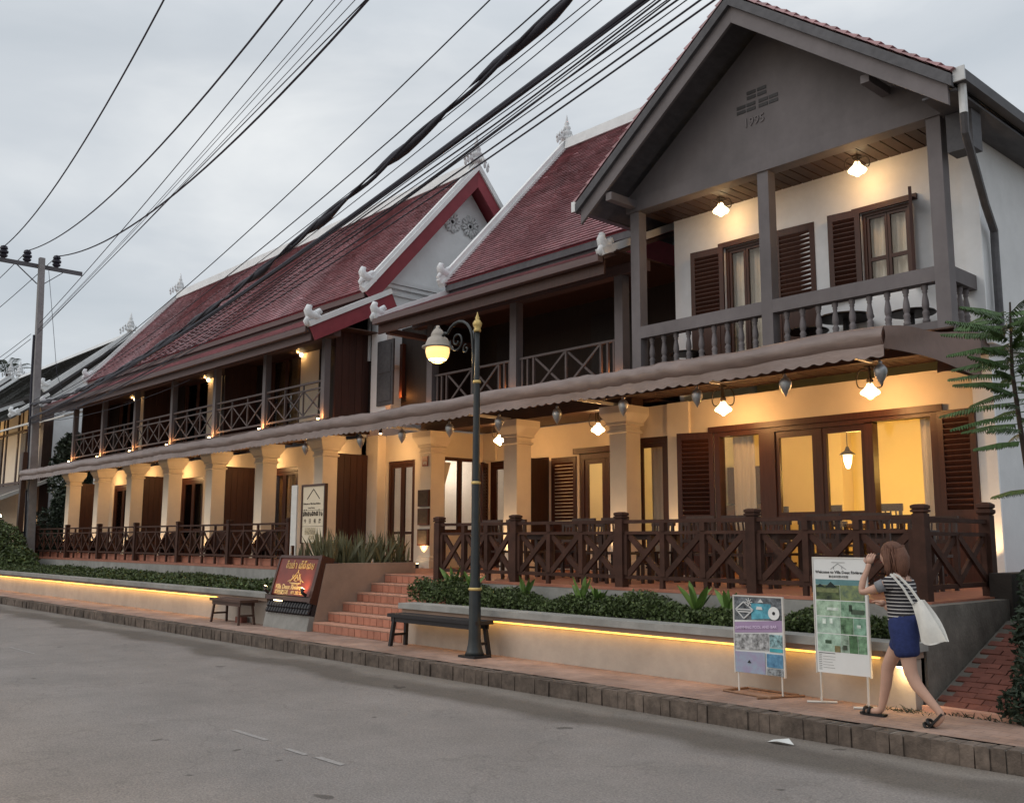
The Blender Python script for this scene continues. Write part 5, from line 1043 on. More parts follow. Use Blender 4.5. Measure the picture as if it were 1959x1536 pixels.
s3 = thing('room_sign', 'cream rooms available board standing by the spiky snake plants', 'sign', (-17.6, 10.3, 1.36))
part('panel', MB().box(-17.83, -17.0, 10.42, 10.45, 1.72, 2.86), 'cream', s3); y_ = 10.418
for a, b in ((-17.87, -17.832), (-16.998, -16.96)): part('frame_edge', MB().box(a, b, 10.40, 10.47, 1.70, 2.90), 'redwood', s3)
part('frame_edge', MB().box(-17.83, -17.0, 10.40, 10.47, 2.862, 2.90), 'redwood', s3); part('leg', MB().box(-17.86, -17.82, 10.42, 10.46, 1.357, 1.70), 'redwood', s3); part('leg', MB().box(-17.0, -16.96, 10.42, 10.46, 1.357, 1.70), 'redwood', s3)
part('roof_drawing', MB().bar((-17.66, y_, 2.60), (-17.42, y_, 2.80), .022, .002, (0, 1, 0)).bar((-17.42, y_, 2.80), (-17.18, y_, 2.60), .022, .002, (0, 1, 0)), 'bark', s3)
part('lettering', text_mb('Welcome to Villa Deux Rivières', .051, (-17.81, y_, 2.49), (1, 0, 0), (0, 0, 1), .001, bold=.001), 'bark', s3); part('lettering', text_mb('Luang Prabang', .045, (-17.62, y_, 2.41), (1, 0, 0), (0, 0, 1), .001), 'bark', s3)
M_ = {'mo': [[(.1, .9), (.2, .4), (.15, .15), (.35, .12), (.5, .3), (.75, .2), (.8, .95)]], 'hh': [[(.15, .9), (.2, .15)], [(.2, .6), (.5, .8), (.8, .55), (.75, .15)]], 'oo': [[(.15, .5), (.3, .85), (.65, .85), (.8, .5), (.65, .15), (.3, .15), (.15, .5)]], 'ng': [[(.2, .9), (.25, .3), (.5, .12), (.8, .3), (.75, .6)]], 'po': [[(.15, .95), (.15, .2), (.45, .15), (.8, .2), (.8, .95)]], 'vo': G['wo'], 'aa': G['aa']}
st_ = []
for k, ch in enumerate(('mo', 'hh', 'oo', 'ng', 'vo', 'hh', 'vo', 'aa', 'ng')):
    for q in M_[ch]: st_.append([(.085*k+a*.075, b*.11) for a, b in q])
st_.append([(.02, .125), (.06, .14)]); st_.append([(.12, .13), (.12, .15)]); st_.append([(.62, .13), (.62, .15)])
part('lao_lettering', strokes_mb(st_, (-17.80, y_, 2.245), (1, 0, 0), (0, 0, 1), .007), 'bark', s3)
for k, ch in enumerate('今日有房'): part('chinese_lettering', text_mb(ch, .095, (-17.77+.19*k, y_, 2.12), (1, 0, 0), (0, 0, 1), .001, bold=.002), 'bark', s3)
for z in (2.37, 2.045): part('rule', MB().box(-17.82, -17.01, y_-.001, y_+.001, z, z+.006), 'bark', s3)
for a, b, c, d in ((-17.72, -17.30, 1.90, 2.0), (-17.72, -17.30, 1.90+.11, 2.035), (-17.55, -17.35, 1.80, 1.89), (-17.30, -17.18, 1.86, 1.92), (-17.20, -17.10, 1.80, 1.90)): pp_(s3, 'photo', ph('sepia_print', (.06, .04, .025), .8, 40, (.40, .32, .2)), a, b, c-.02, d-.02, y_, .002)
s4 = thing('side_sign', 'narrow white signboard seen edge on beside the cream board', 'sign', (-18.2, 10.4, 1.36))
part('panel', MB().box(-18.20, -17.98, 10.36, 10.39, 1.66, 2.90), 'steel', s4); part('leg', MB().box(-18.20, -18.17, 10.36, 10.39, 1.357, 1.66), 'steel', s4); part('leg', MB().box(-18.01, -17.98, 10.36, 10.39, 1.357, 1.66), 'steel', s4)
lt = top('litter_bag', MB().add([(-5.02, 7.60, RZ+.005), (-4.90, 7.57, RZ+.03), (-4.76, 7.61, RZ+.015), (-4.84, 7.66, RZ+.05), (-4.99, 7.655, RZ+.02)], [(0, 1, 3, 4), (1, 2, 3)]), 'plastic', 'crumpled pale litter lying in the gutter below the signs', 'litter')
# ================================================================== chairs and tables
def side_chair(loc, rz, label, group, m='dwood', h=.90):
    t = thing('chair', label, 'chair', (0, 0, 0), group); s = .45
    part('seat', MB().box(-.22, .22, -.21, .21, s-.035, s), m, t)
    for x in (-.19, .19):
        part('leg', MB().box(x-.02, x+.02, -.19, -.15, 0, s-.036), m, t); part('rear_post', MB().bar((x, .19, 0), (x, .24, h), .042, .042, (0, 1, 0)), m, t)
    part('top_rail', MB().box(-.23, .23, .225, .265, h-.05, h+.04), m, t); part('low_rail', MB().box(-.17, .17, .20, .225, s+.14, s+.19), m, t)
    for k in range(4): part('back_slat', MB().bar((-.12+.08*k, .212, s+.19), (-.12+.08*k, .24, h-.05), .022, .014, (0, 1, 0)), m, t)
    part('stretcher', MB().box(-.17, .17, -.012, .012, .18, .21), m, t)
    t.location = loc; t.rotation_euler = (0, 0, rz); return t
def table(loc, label, w, d, h, group, m='dwood'):
    t = thing('table', label, 'table', (0, 0, 0), group)
    part('tabletop', MB().box(-w/2, w/2, -d/2, d/2, h-.04, h), m, t); part('apron', MB().box(-w/2+.06, w/2-.06, -d/2+.06, d/2-.06, h-.12, h-.041), m, t)
    for x in (-w/2+.07, w/2-.07):
        for y in (-d/2+.07, d/2-.07): part('leg', MB().box(x-.035, x+.035, y-.035, y+.035, 0, h-.041), m, t)
    t.location = loc; return t
gt_, gc_ = 'dark dining tables on the right terrace', 'dark slatted chairs on the right terrace'
T0 = table((-11.7, 11.4, F), 'dark wooden terrace table behind the street lamp and railing', 1.1, .75, .75, gt_)
C0 = side_chair((-11.7, 12.05, F), 0, 'slatted chair at the table behind the street lamp, facing the street', gc_)
spots = [(-9.75, 11.5, 'dark wooden terrace table left of the dark shutter, behind the railing'), (-7.7, 11.6, 'dark wooden terrace table in front of the paned doors'), (-5.95, 11.7, 'dark wooden terrace table at the right end of the terrace')]
for i, (x, y, lab) in enumerate(spots): dup(T0, (x, y, F), 0, lab)
whr = ['behind the street lamp', 'left of the dark shutter', 'before the paned doors', 'nearest the right end']
for i, (x, y) in enumerate(((-11.7, 11.4), (-9.75, 11.5), (-7.7, 11.6), (-5.95, 11.7))):
    for dx, dy, rz, nm in ((-.28, -.66, math.pi, 'left street side'), (.30, -.66, math.pi, 'right street side'), (-.26, .68, 0, 'left house side'), (.30, .70, 0, 'right house side')):
        if i == 0 and dx < 0 and dy > 0: continue
        dup(C0, (x+dx, y+dy, F), rz+R_.uniform(-.15, .15), 'slatted chair, %s of the terrace table %s' % (nm, whr[i]))
C0['label'] = 'slatted chair, left house side of the terrace table behind the street lamp'; C0.location = (-11.96, 12.08, F)
for i, (x, lab) in enumerate(((-9.15, 'behind the left middle pane'), (-8.22, 'behind the pane with the pendant'), (-7.25, 'behind the wide right pane'))):
    dup(C0, (x, 14.65, F+.006), math.pi+.1*(i-1), 'tall back of a slatted chair standing '+lab, 'chairs in front of the lit panes').scale = (1.0, 1.0, 1.26)
# barrel armchairs along the far wing
def barrel(loc, rz, label):
    t = thing('armchair', label, 'armchair', (0, 0, 0), 'rounded wooden armchairs on the far terrace'); mb = MB(); vs = []
    for k in range(15):
        a = math.pi*(k/14)-.0; hgt = .52+.34*math.sin(a)
        for z, r in ((.12, .27), (.40, .33), (hgt, .31)): vs.append((r*math.cos(a), r*math.sin(a), z))
    mb.add(vs, [(k*3+j, (k+1)*3+j, (k+1)*3+j+1, k*3+j+1) for k in range(14) for j in range(2)]); part('curved_back', mb, 'redwood', t)
    part('seat', MB().lathe((0, .02, .36), [(.28, 0), (.28, .06)], 16), 'redwood', t)
    for x, y in ((-.22, -.1), (.22, -.1), (-.17, .2), (.17, .2)): part('leg', MB().bar((x*.8, y*.8, .36), (x, y, 0), .04, .04), 'redwood', t)
    t.location = loc; t.rotation_euler = (0, 0, rz); return t
B0 = None
for i, c in enumerate((-36.2, -33.3, -30.4, -27.6, -24.7, -21.9)):
    for s, nm in ((-1, 'left'), (1, 'right')):
        lab = '%s one of the pair of rounded armchairs before the %s bay of the far terrace' % (nm, ['leftmost', 'second', 'third', 'fourth', 'fifth', 'rightmost'][i])
        if B0 is None: B0 = barrel((c-.5, 12.0, F), 0.4, lab)
        else: dup(B0, (c+.5*s, 12.0+R_.uniform(-.05, .05), F), -.4*s, lab)
# upstairs balcony furniture
rt_ = thing('round_table', 'dark round table behind the balusters below the shuttered window', 'table', (0, 0, 0), 'dark round balcony furniture')
part('tabletop', MB().lathe((0, 0, .52), [(.40, 0), (.42, .02), (.40, .045)], 20), 'black', rt_); part('pedestal', MB().lathe((0, 0, 0), [(.22, 0), (.20, .03), (.05, .10), (.04, .52)], 12), 'black', rt_); rt_.location = (-7.35, 13.62, DK); WL[rt_] = Vector((-7.35, 13.62, DK))
for x, lab, s in ((-6.3, 'dark round stool by the right balcony corner post', .8), (-8.0, 'low dark round table just right of the middle balcony post', .8), (-10.35, 'dark round stool in the left bay of the gabled balcony', .75)):
    dup(rt_, (x, 13.6, DK), 0, lab).scale = (s, s, s)

# ================================================================== foliage
def leaf_cloud(mb, c, r, n, size, flat=.8, up_=.3):
    cx, cy, cz = c; rx, ry, rz = r
    for _ in range(n):
        while True:
            x, y, z = R_.uniform(-1, 1), R_.uniform(-1, 1), R_.uniform(-1, 1); d = x*x+y*y+z*z
            if d < 1 and R_.random() < .25+.75*d: break
        p = Vector((cx+x*rx, cy+y*ry, cz+z*rz)); s = size*R_.uniform(.6, 1.35)
        a = Vector((R_.gauss(0, 1), R_.gauss(0, 1), R_.gauss(0, .7)+up_)).normalized(); b = a.cross(Vector((R_.gauss(0, 1), R_.gauss(0, 1), R_.gauss(0, 1)))).normalized()
        c2 = a.cross(b)*s*.12
        mb.add([p-a*s*.5, p+b*s*.28*flat+c2, p+a*s*.5, p-b*s*.28*flat+c2], [(0, 1, 2, 3)])
    return mb
def hedge(name, label, x0, x1, y0, y1, zb, htop, n, size=.075):
    mb = MB()
    for _ in range(n):
        x = R_.uniform(x0, x1); y = R_.uniform(y0, y1); h = htop(x)*(1-.35*abs((y-(y0+y1)/2)/((y1-y0)/2))**3); z = zb+h*math.sqrt(R_.random())*R_.uniform(.72, 1.0)
        s = size*R_.uniform(.6, 1.4); p = Vector((x, y, z)); a = Vector((R_.gauss(0, 1), R_.gauss(-.3, 1), R_.gauss(.4, .8))).normalized(); b = a.cross(Vector((R_.gauss(0, 1), R_.gauss(0, 1), R_.gauss(0, 1)))).normalized(); c2 = a.cross(b)*s*.10
        mb.add([p-a*s*.5, p+b*s*.27+c2, p+a*s*.5, p-b*s*.27+c2], [(0, 1, 2, 3)])
    return top(name, mb, 'leaf', label, 'hedge', kind='stuff')
h1 = lambda x: .33+.07*math.sin(x*2.1)+.05*math.sin(x*5.3)+(.16 if x < -11.7 else 0)-.09*max(0, (x+9)/4)
hedge('hedge', 'leafy green hedge growing along the right planter below the railing', -12.75, -4.5, 9.36, 9.86, .76, h1, 30000, .052)
h2 = lambda x: .20+.05*math.sin(x*1.3)+.04*math.sin(x*3.7)+.03*math.sin(x*9)
hedge('ground_cover', 'low dark green plants filling the long left planter', -38.5, -16.8, 9.40, 11.2, .73, h2, 34000, .075)
def blade(mb, base, d, L_, w, droop=.25, fold=.02, n=5):
    base = Vector(base); d = Vector(d).normalized(); sd = d.cross(Vector((R_.gauss(0, 1), R_.gauss(0, 1), .1))).normalized(); vs = []
    for i in range(n+1):
        f = i/n; p = base+d*L_*f-Vector((0, 0, 1))*droop*L_*f*f; ww = w*math.sin(math.pi*min(1, .12+f*.88))**.7*(1-.2*f) if f < 1 else .001
        nn = sd.cross(d)*fold*math.sin(math.pi*f); vs += [p-sd*ww*.5, p+nn, p+sd*ww*.5]
    mb.add(vs, [(3*i+k, 3*i+k+1, 3*i+3+k+1, 3*i+3+k) for i in range(n) for k in range(2)]); return mb
def leafy(x, y, z, n, L_, label, m='leaflight'):
    z += .10; L_ *= 1.0; t = thing('leafy_plant', label, 'plant', (x, y, z), 'bright broad leaved plants in the hedge')
    part('stem', MB().tube([(x, y, z), (x, y, z+L_*.4)], .008, 5), 'leaflight', t)
    for k in range(n):
        a = k*2.4+R_.uniform(-.4, .4); e = R_.uniform(1.3, 3.2)
        part('leaf', blade(MB(), (x, y, z+L_*.15*R_.random()), (math.cos(a), math.sin(a), e), L_*R_.uniform(.75, 1.1), L_*.21, .22), m, t, smooth=True)
    return t
for x, y, zz, L_, lab in ((-11.85, 9.6, .85, .50, 'left of the street lamp post'), (-11.35, 9.55, .85, .46, 'right behind the street lamp post'), (-10.25, 9.6, .82, .42, 'below the second railing post'), (-9.05, 9.5, .80, .44, 'midway along the right planter'), (-8.75, 9.5, .80, .36, 'just right of the tallest middle plant'), (-7.25, 9.6, .80, .52, 'left of the pool poster'), (-6.80, 9.6, .78, .40, 'close behind the left edge of the pool poster'), (-6.3, 9.5, .78, .36, 'behind the top of the pool poster'), (-5.5, 9.7, .80, .42, 'behind the gap between the two posters')):
    leafy(x, y, zz, 7, L_, 'bright broad leaved plant in the hedge '+lab)
for i in range(13):
    bx, by = -15.46-.27*(i % 3)-R_.uniform(0, .1), 9.60+i*.135
    if i % 4 == 3: bx -= .8
    t = thing('snake_plant', '%s clump of sword leaves in the raised bed, counted from the pavement end' % ['first', 'second', 'third', 'fourth', 'fifth', 'sixth', 'seventh', 'eighth', 'ninth', 'tenth', 'eleventh', 'twelfth', 'thirteenth'][i], 'plant', (bx, by, 1.30), 'snake plants in the raised bed')
    for k in range(22):
        a = R_.uniform(0, 6.28); tilt = abs(R_.gauss(0, .36)); L_ = R_.uniform(.36, .78)
        part('leaf', blade(MB(), (bx+R_.uniform(-.16, .16), by+R_.uniform(-.10, .10), 1.28), (math.cos(a)*tilt, math.sin(a)*tilt, 1), L_, .058, .05, .014, 4), 'snake', t, smooth=True)
for i, (x, y) in enumerate(((-16.9, 9.9), (-17.2, 10.95), (-16.4, 10.6))):
    t = thing('snake_plant', 'clump of sword leaves '+['beneath the cream room board', 'at the back left of the raised bed', 'behind the middle of the red name board'][i], 'plant', (x, y, 1.30), 'snake plants in the raised bed')
    for k in range(13):
        a = R_.uniform(0, 6.28); tilt = abs(R_.gauss(0, .3)); part('leaf', blade(MB(), (x+R_.uniform(-.15, .15), y+R_.uniform(-.15, .15), 1.28), (math.cos(a)*tilt, math.sin(a)*tilt, 1), R_.uniform(.3, .55), .045, .04, .012, 4), 'snake', t, smooth=True)
# feathery sapling at the right edge
sx, sy = -4.22, 11.6
sap = thing('sapling', 'slender sapling with feathery drooping leaves at the right house corner', 'tree', (sx, sy, .95))
part('trunk', MB().tube([(sx+.12, sy, .95), (sx+.10, sy, 2.0), (sx+.02, sy, 3.0), (sx-.03, sy, 3.7), (sx, sy, 4.5)], [.036, .033, .028, .022, .010], 7), 'bark', sap)
for k in range(70):
    z = 2.55+1.85*((k+.5)/70)**.62 if k > 3 else 2.25+.1*k
    a = k*2.399+.3; L_ = R_.uniform(.45, .85)*(1.0 if z > 2.9 else .75); mb = MB(); d = Vector((math.cos(a), math.sin(a), R_.uniform(.0, .45) if z > 3.2 else R_.uniform(-.08, .15))); d.normalize(); sd = d.cross(Vector((0, 0, 1))).normalized()
    sxx = sx+.10-.13*(z-2)/2.0; m_ = 26
    mb.tube([(sxx, sy, z)]+[tuple(Vector((sxx, sy, z))+d*L_*f-Vector((0, 0, 1))*.16*L_*f*f) for f in (.5, 1)], .006, 4)
    for i in range(3, m_+1):
        f = i/m_; p = Vector((sxx, sy, z))+d*L_*f-Vector((0, 0, 1))*.16*L_*f*f
        for s in (-1, 1):
            q = (sd*s*.55+d*.15-Vector((0, 0, R_.uniform(.5, 1.0)))).normalized(); w = d*.0105; ll = .095*math.sin(math.pi*(.15+.8*f))**.5
            mb.add([p-w, p+q*ll*.5-w*1.1, p+q*ll, p+q*ll*.5+w*1.1, p+w], [(0, 1, 2, 3, 4)])
    part('frond', mb, 'frond', sap)
bs = thing('shrub', 'dark overgrown shrub at the right edge beside the brick path', 'shrub', (-3.3, 10.2, S))
mb = MB(); leaf_cloud(mb, (-3.16, 9.55, .55), (.50, .50, .50), 2600, .085); leaf_cloud(mb, (-3.50, 10.5, .85), (.46, .75, .60), 2600, .09); leaf_cloud(mb, (-3.36, 9.20, .34), (.34, .18, .20), 700, .07); leaf_cloud(mb, (-3.75, 11.6, 1.15), (.52, .85, .65), 2200, .10); leaf_cloud(mb, (-3.0, 12.6, 1.7), (.8, 1.2, 1.2), 2000, .12)
for k in range(16):
    yy = R_.uniform(9.2, 12); leaf_cloud(mb, (-3.2-.16*(yy-9.2)+R_.uniform(-.42, .3), yy, .35+.32*(yy-9.2)+R_.uniform(.1, .6)), (.22, .22, .16), 130, .10)
part('leaves', mb, 'leafdark', bs); st2 = MB()
for k in range(9): st2.tube([(-3.2+R_.uniform(-.2, .2), 10+R_.uniform(-.7, 1.4), .1), (-3.3+R_.uniform(-.3, .4), 10+R_.uniform(-.8, 1.8), R_.uniform(.7, 1.5))], .014, 5)
part('stems', st2, 'bark', bs)
top('bed_wall', MB().box(-3.50, -2.0, 9.32, 13.0, 0.0, .36), 'dconcrete', 'low mossy bed wall beneath the dark right shrub', 'wall')
tf = MB()
for _ in range(260): blade(tf, (R_.uniform(-4.1, -2.9), R_.uniform(9.14, 9.24), S-.02), (R_.gauss(0, .5), R_.gauss(-.4, .4), 1), R_.uniform(.05, .14), .010, .3, 0, 2)
for _ in range(90): blade(tf, (-4.45+R_.gauss(0, .10), 9.02+R_.gauss(0, .05), S), (R_.gauss(0, .6), R_.gauss(-.2, .5), .8), R_.uniform(.04, .10), .008, .3, 0, 2)
top('weeds', tf, 'leafdark', 'small weeds along the edge of the pavement and path', 'weeds', kind='stuff')

# ================================================================== far left: trees, pole, neighbours
def tree(name, label, x, y, z0, h, crown, n, size, m='leafdark', trunk_r=.12):
    t = thing(name, label, 'tree', (x, y, z0)); pts = [(x, y, z0), (x+.1, y, z0+h*.35), (x-.05, y+.1, z0+h*.6), (x, y, z0+h*.85)]
    tk = MB().tube(pts, [trunk_r, trunk_r*.8, trunk_r*.55, trunk_r*.2], 8)
    for k in range(6):
        a = k*1.1; zz = z0+h*(.45+.06*k); tk.tube([(x, y, zz), (x+math.cos(a)*h*.15, y+math.sin(a)*h*.15, zz+h*.12)], [trunk_r*.4, trunk_r*.12], 5)
    part('trunk', tk, 'bark', t); mb = MB()
    for (cx, cy, cz, rx, ry, rz, k) in crown: leaf_cloud(mb, (x+cx, y+cy, z0+cz), (rx, ry, rz), int(n*k), size)
    part('crown', mb, m, t); return t
tree('courtyard_tree', 'dark leafy tree between the far wing and the neighbouring house', -42.3, 14.4, .1, 6.0, [(0, 0, 4.3, 2.0, 1.5, 1.7, 1), (-1.4, .3, 2.6, 1.6, 1.2, 1.5, .8), (1.2, -.6, 2.8, 1.5, 1.1, 1.4, .8), (.4, 0, 5.2, 1.5, 1.0, .9, .6), (1.2, -1.0, 5.0, .9, .7, 1.0, .5)], 3000, .22)
tree('courtyard_tree', 'lower dark tree behind the left end of the terrace railing', -41.3, 12.9, .1, 3.0, [(0, 0, 2.0, 1.2, 1.1, 1.0, 1), (-.9, -.3, 1.3, 1.0, .9, .8, .7), (1.0, .2, 1.6, .9, .9, .8, .6)], 1700, .18)
lbs = thing('shrub', 'big rounded green bush at the left edge before the neighbouring shop', 'shrub', (-38.5, 10.4, .1))
mb = MB()
for c, r, k in (((-38.6, 10.2, 1.35), (1.5, .9, 1.05), 3600), ((-37.0, 10.4, .95), (1.1, .7, .6), 1700), ((-40.2, 10.1, 1.7), (1.4, .9, 1.2), 2600), ((-36.2, 10.3, .8), (.8, .6, .4), 900)): leaf_cloud(mb, c, r, k, .16)
part('leaves', mb, 'leaf', lbs)
pt = thing('areca_palm', 'thin palm silhouetted above the grey neighbouring roof', 'palm', (-96, 25, 0)); part('trunk', MB().tube([(-96, 25, 0), (-96.2, 25, 9), (-96, 25, 16.8)], [.16, .13, .11], 7), 'bark', pt)
for k in range(8):
    a = k*2*math.pi/8+.2; e = R_.uniform(1.0, 2.6); mb = MB(); d = Vector((math.cos(a), math.sin(a), e)).normalized(); b = Vector((-96, 25, 16.7)); L_ = 2.6
    mid = [b+d*L_*f-Vector((0, 0, 1))*.9*f*f for f in (0, .35, .7, 1.0)]; mb.tube([tuple(q) for q in mid], .03, 4)
    for i in range(2, 15):
        f = i/14; p = b+d*L_*f-Vector((0, 0, 1))*.9*f*f; sd = d.cross(Vector((0, 0, 1))).normalized()
        for s in (-1, 1): blade(mb, p, sd*s+d*.7-Vector((0, 0, .35)), .62, .07, .3, 0, 2)
    part('frond', mb, 'leafdark', pt)
# utility pole
ux_, uy_ = -39.6, 11.35
up_ = thing('utility_pole', 'grey concrete utility pole with crossarm and insulators at the far end', 'utility pole', (ux_, uy_, .1))
ps_ = MB().lathe((0, 0, 0), [(.145, 0), (.135, 4), (.115, 9), (.10, 12.75)], sq=True); ps_.v = [(-38.75-1.25*c/12.75+a, uy_+b, c) for a, b, c in ps_.v]; part('shaft', ps_, 'pole', up_)
part('crossarm', MB().box(ux_-.60, ux_-.51, 9.75, 12.95, 12.36, 12.52), 'gdark', up_)
part('brace', MB().bar((ux_-.50, uy_-.9, 12.38), (ux_-.44, uy_-.1, 11.7), .05, .03), 'gdark', up_); part('brace', MB().bar((ux_-.50, uy_+.9, 12.38), (ux_-.44, uy_+.1, 11.7), .05, .03), 'gdark', up_)
for y in (10.0, 10.85, 11.95): part('insulator', MB().lathe((ux_-.55, y, 12.52), [(.05, 0), (.14, .06), (.16, .12), (.09, .16), (.17, .20), (.17, .28), (.08, .33), (.15, .36), (.12, .46), (.04, .50)], 10), 'wire', up_)
part('low_crossarm', MB().box(ux_-6.5, ux_-.2, 11.28, 11.34, 6.15, 6.22), 'steel', up_)
part('meter_box', MB().box(ux_+.25, ux_+.5, 11.10, 11.30, 3.6, 4.3), 'steel', up_); part('cable_bundle', MB().tube([(ux_-.15, 11.2, 9.6), (ux_-.06, 11.2, 8), (ux_+.12, 11.2, 6.5), (ux_+.28, 11.2, 4.5), (ux_+.6, 11.2, 1.5)], .045, 6), 'wire', up_)
p2 = top('timber_post', MB().lathe((-39.05, 11.0, .1), [(.10, 0), (.085, 4.9)], sq=True), 'dwood', 'stained dark post standing close beside the utility pole', 'post')
W = {'a': [(-40.15, 10.0, 12.98), (-30.1, 8.82, 12.35), (-25.39, 8.24, 12.45), (-21.8, 7.79, 12.80), (-18.98, 7.43, 13.05)], 'b': [(-40.15, 10.85, 12.98), (-29.25, 9.52, 11.42), (-22.03, 8.62, 10.90), (-17.59, 8.06, 10.90), (-14.45, 7.67, 11.11)], 'c': [(-40.15, 11.95, 12.98), (-32.22, 11.04, 11.52), (-24.5, 10.08, 10.76), (-20.44, 9.57, 10.75), (-16.46, 9.07, 10.80), (-13.11, 8.65, 10.95)],
 'd': [(-39.5, 11.3, 10.05), (-28.24, 9.89, 10.38), (-22.38, 9.16, 10.70), (-17.13, 8.5, 10.97), (-14.19, 8.14, 11.16)], 'e': [(-39.5, 11.25, 9.79), (-23.62, 9.31, 10.2), (-17.37, 8.53, 10.46), (-13.25, 8.02, 10.72)], 'e2': [(-39.5, 11.25, 9.75), (-23.15, 9.26, 10.13), (-17.07, 8.5, 10.36), (-12.94, 7.98, 10.58)], 'e3': [(-39.5, 11.25, 9.69), (-22.68, 9.2, 10.0), (-16.49, 8.42, 10.19), (-12.45, 7.92, 10.34)], 'f': [(-39.5, 11.25, 9.62), (-23.58, 9.31, 9.95), (-18.55, 8.68, 10.03), (-12.25, 7.89, 10.15)],
 'g': [(-39.4, 11.25, 7.0), (-31.64, 10.32, 6.95), (-19.53, 8.8, 7.5), (-13.07, 8.0, 8.02), (-8.56, 7.43, 8.45)], 'h': [(-39.4, 11.25, 6.8), (-19.46, 8.8, 6.98), (-14.69, 8.2, 7.22), (-10.35, 7.66, 7.56), (-7.54, 7.31, 7.90)], 'h2': [(-39.4, 11.2, 6.65), (-19.08, 8.75, 6.75), (-14.68, 8.2, 6.98), (-10.34, 7.66, 7.23), (-6.66, 7.19, 7.53)],
 'thick': [(-39.4, 11.2, 6.85), (-29.45, 10.04, 6.45), (-21.6, 9.06, 6.38), (-16.62, 8.44, 6.57), (-14.0, 8.11, 6.82), (-11.91, 7.85, 7.09), (-9.27, 7.52, 7.47), (-7.01, 7.24, 7.78)], 't2': [(-39.4, 11.2, 6.65), (-19.04, 8.74, 6.52), (-12.98, 7.99, 6.83), (-9.02, 7.49, 7.16), (-6.57, 7.18, 7.45)], 'bundle': [(-39.4, 11.2, 6.35), (-25.8, 9.59, 6.30), (-16.08, 8.37, 6.44), (-12.97, 7.98, 6.62), (-9.91, 7.6, 6.83), (-7.49, 7.3, 7.02), (-5.89, 7.1, 7.16)],
 'k1': [(-39.4, 11.2, 6.15), (-15.53, 8.3, 5.98), (-11.85, 7.84, 6.14), (-9.01, 7.49, 6.37), (-6.76, 7.21, 6.55), (-4.8, 6.96, 6.66)], 'k2': [(-39.4, 11.2, 6.09), (-15.54, 8.3, 6.06), (-11.86, 7.85, 6.25), (-9.01, 7.49, 6.48), (-6.76, 7.21, 6.65), (-4.95, 6.98, 6.74)], 'k3': [(-39.4, 11.2, 6.19), (-15.54, 8.31, 6.15), (-11.87, 7.85, 6.37), (-8.43, 7.42, 6.69), (-5.42, 7.04, 6.95)]}
def smooth(pts, n=40):
    # quadratic least squares in x for z, straight in plan, carried on past the last point; no kinks
    xs = [p[0] for p in pts]; x0 = xs[0]; A = [[0]*3 for _ in range(3)]; B = [0]*3
    for p in pts:
        w = 5 if p is pts[0] else 1; f = [1, p[0]-x0, (p[0]-x0)**2]
        for i in range(3):
            B[i] += w*f[i]*p[2]
            for j in range(3): A[i][j] += w*f[i]*f[j]
    m3 = Matrix(A); sol = m3.inverted() @ Vector(B); out = []; xe = 6.0
    for i in range(n+1):
        x = x0+(xe-x0)*i/n; s = (pts[-1][1]-pts[0][1])/(pts[-1][0]-pts[0][0]); dx = x-x0
        z = sol[0]+sol[1]*dx+sol[2]*dx*dx; out.append((x, pts[0][1]+s*dx, z))
    return out
wn = {'a': (.020, 'power line from the leftmost insulator, uppermost across the sky'), 'b': (.020, 'power line from the middle insulator across the sky'), 'c': (.024, 'thick power line from the right insulator sweeping upward'), 'd': (.012, 'thin steel wire crossing just below the three power lines'), 'e': (.007, 'uppermost of the three hair thin wires in the sky'), 'e2': (.007, 'middle one of the three hair thin wires in the sky'), 'e3': (.007, 'lowest of the three hair thin wires in the sky'), 'f': (.011, 'thin wire running just under the hair thin ones'), 'g': (.010, 'single thin wire high above the left roof ridge'), 'h': (.010, 'second thin wire above the left roof ridge'), 'h2': (.007, 'faint wire just above the twisted thick cable'), 't2': (.007, 'faint wire between the twisted cable and black bundle'), 'k1': (.011, 'lowest cable crossing nearest the gabled roof'), 'k2': (.011, 'second lowest cable crossing nearest the gabled roof'), 'k3': (.009, 'third lowest cable passing before the gabled roof')}
gw_ = 'overhead wires strung from the utility pole'
for k, (r, lab) in wn.items():
    w_ = thing('overhead_wire', lab, 'wire', W[k][0], gw_); part('strand', MB().tube(smooth(W[k]), r, 5), 'wire', w_)
pts = smooth(W['thick'], 160); w_ = thing('overhead_wire', 'thick twisted bulging black cable crossing before the left roof', 'cable', pts[0], gw_); tp = []
part('strand', MB().tube([(a, b+.025*math.sin(a*2.2), c+.03*math.cos(a*2.2)) for a, b, c in pts], [.042+.030*math.sin(a*2.2)+.01*math.sin(a*5) for a, b, c in pts], 7), 'wire', w_, smooth=True); part('strand', MB().tube([(a, b-.03*math.sin(a*2.2), c-.03*math.cos(a*2.2)) for a, b, c in pts], .03, 6), 'wire', w_, smooth=True)
pts = smooth(W['bundle'], 120); w_ = thing('overhead_wire', 'straight bundle of black cables below the twisted cable', 'cable', pts[0], gw_)
part('strand', MB().tube(pts, .040, 8), 'wire', w_)
for j in range(6):
    part('strand', MB().tube([(a, b+.02*j-.05, c-.07-.030*j*(1+.5*math.sin((a+40)/14))-.018*math.sin(a*.9+j*1.3)) for a, b, c in pts], .007 if j % 2 else .011, 5), 'wire', w_)
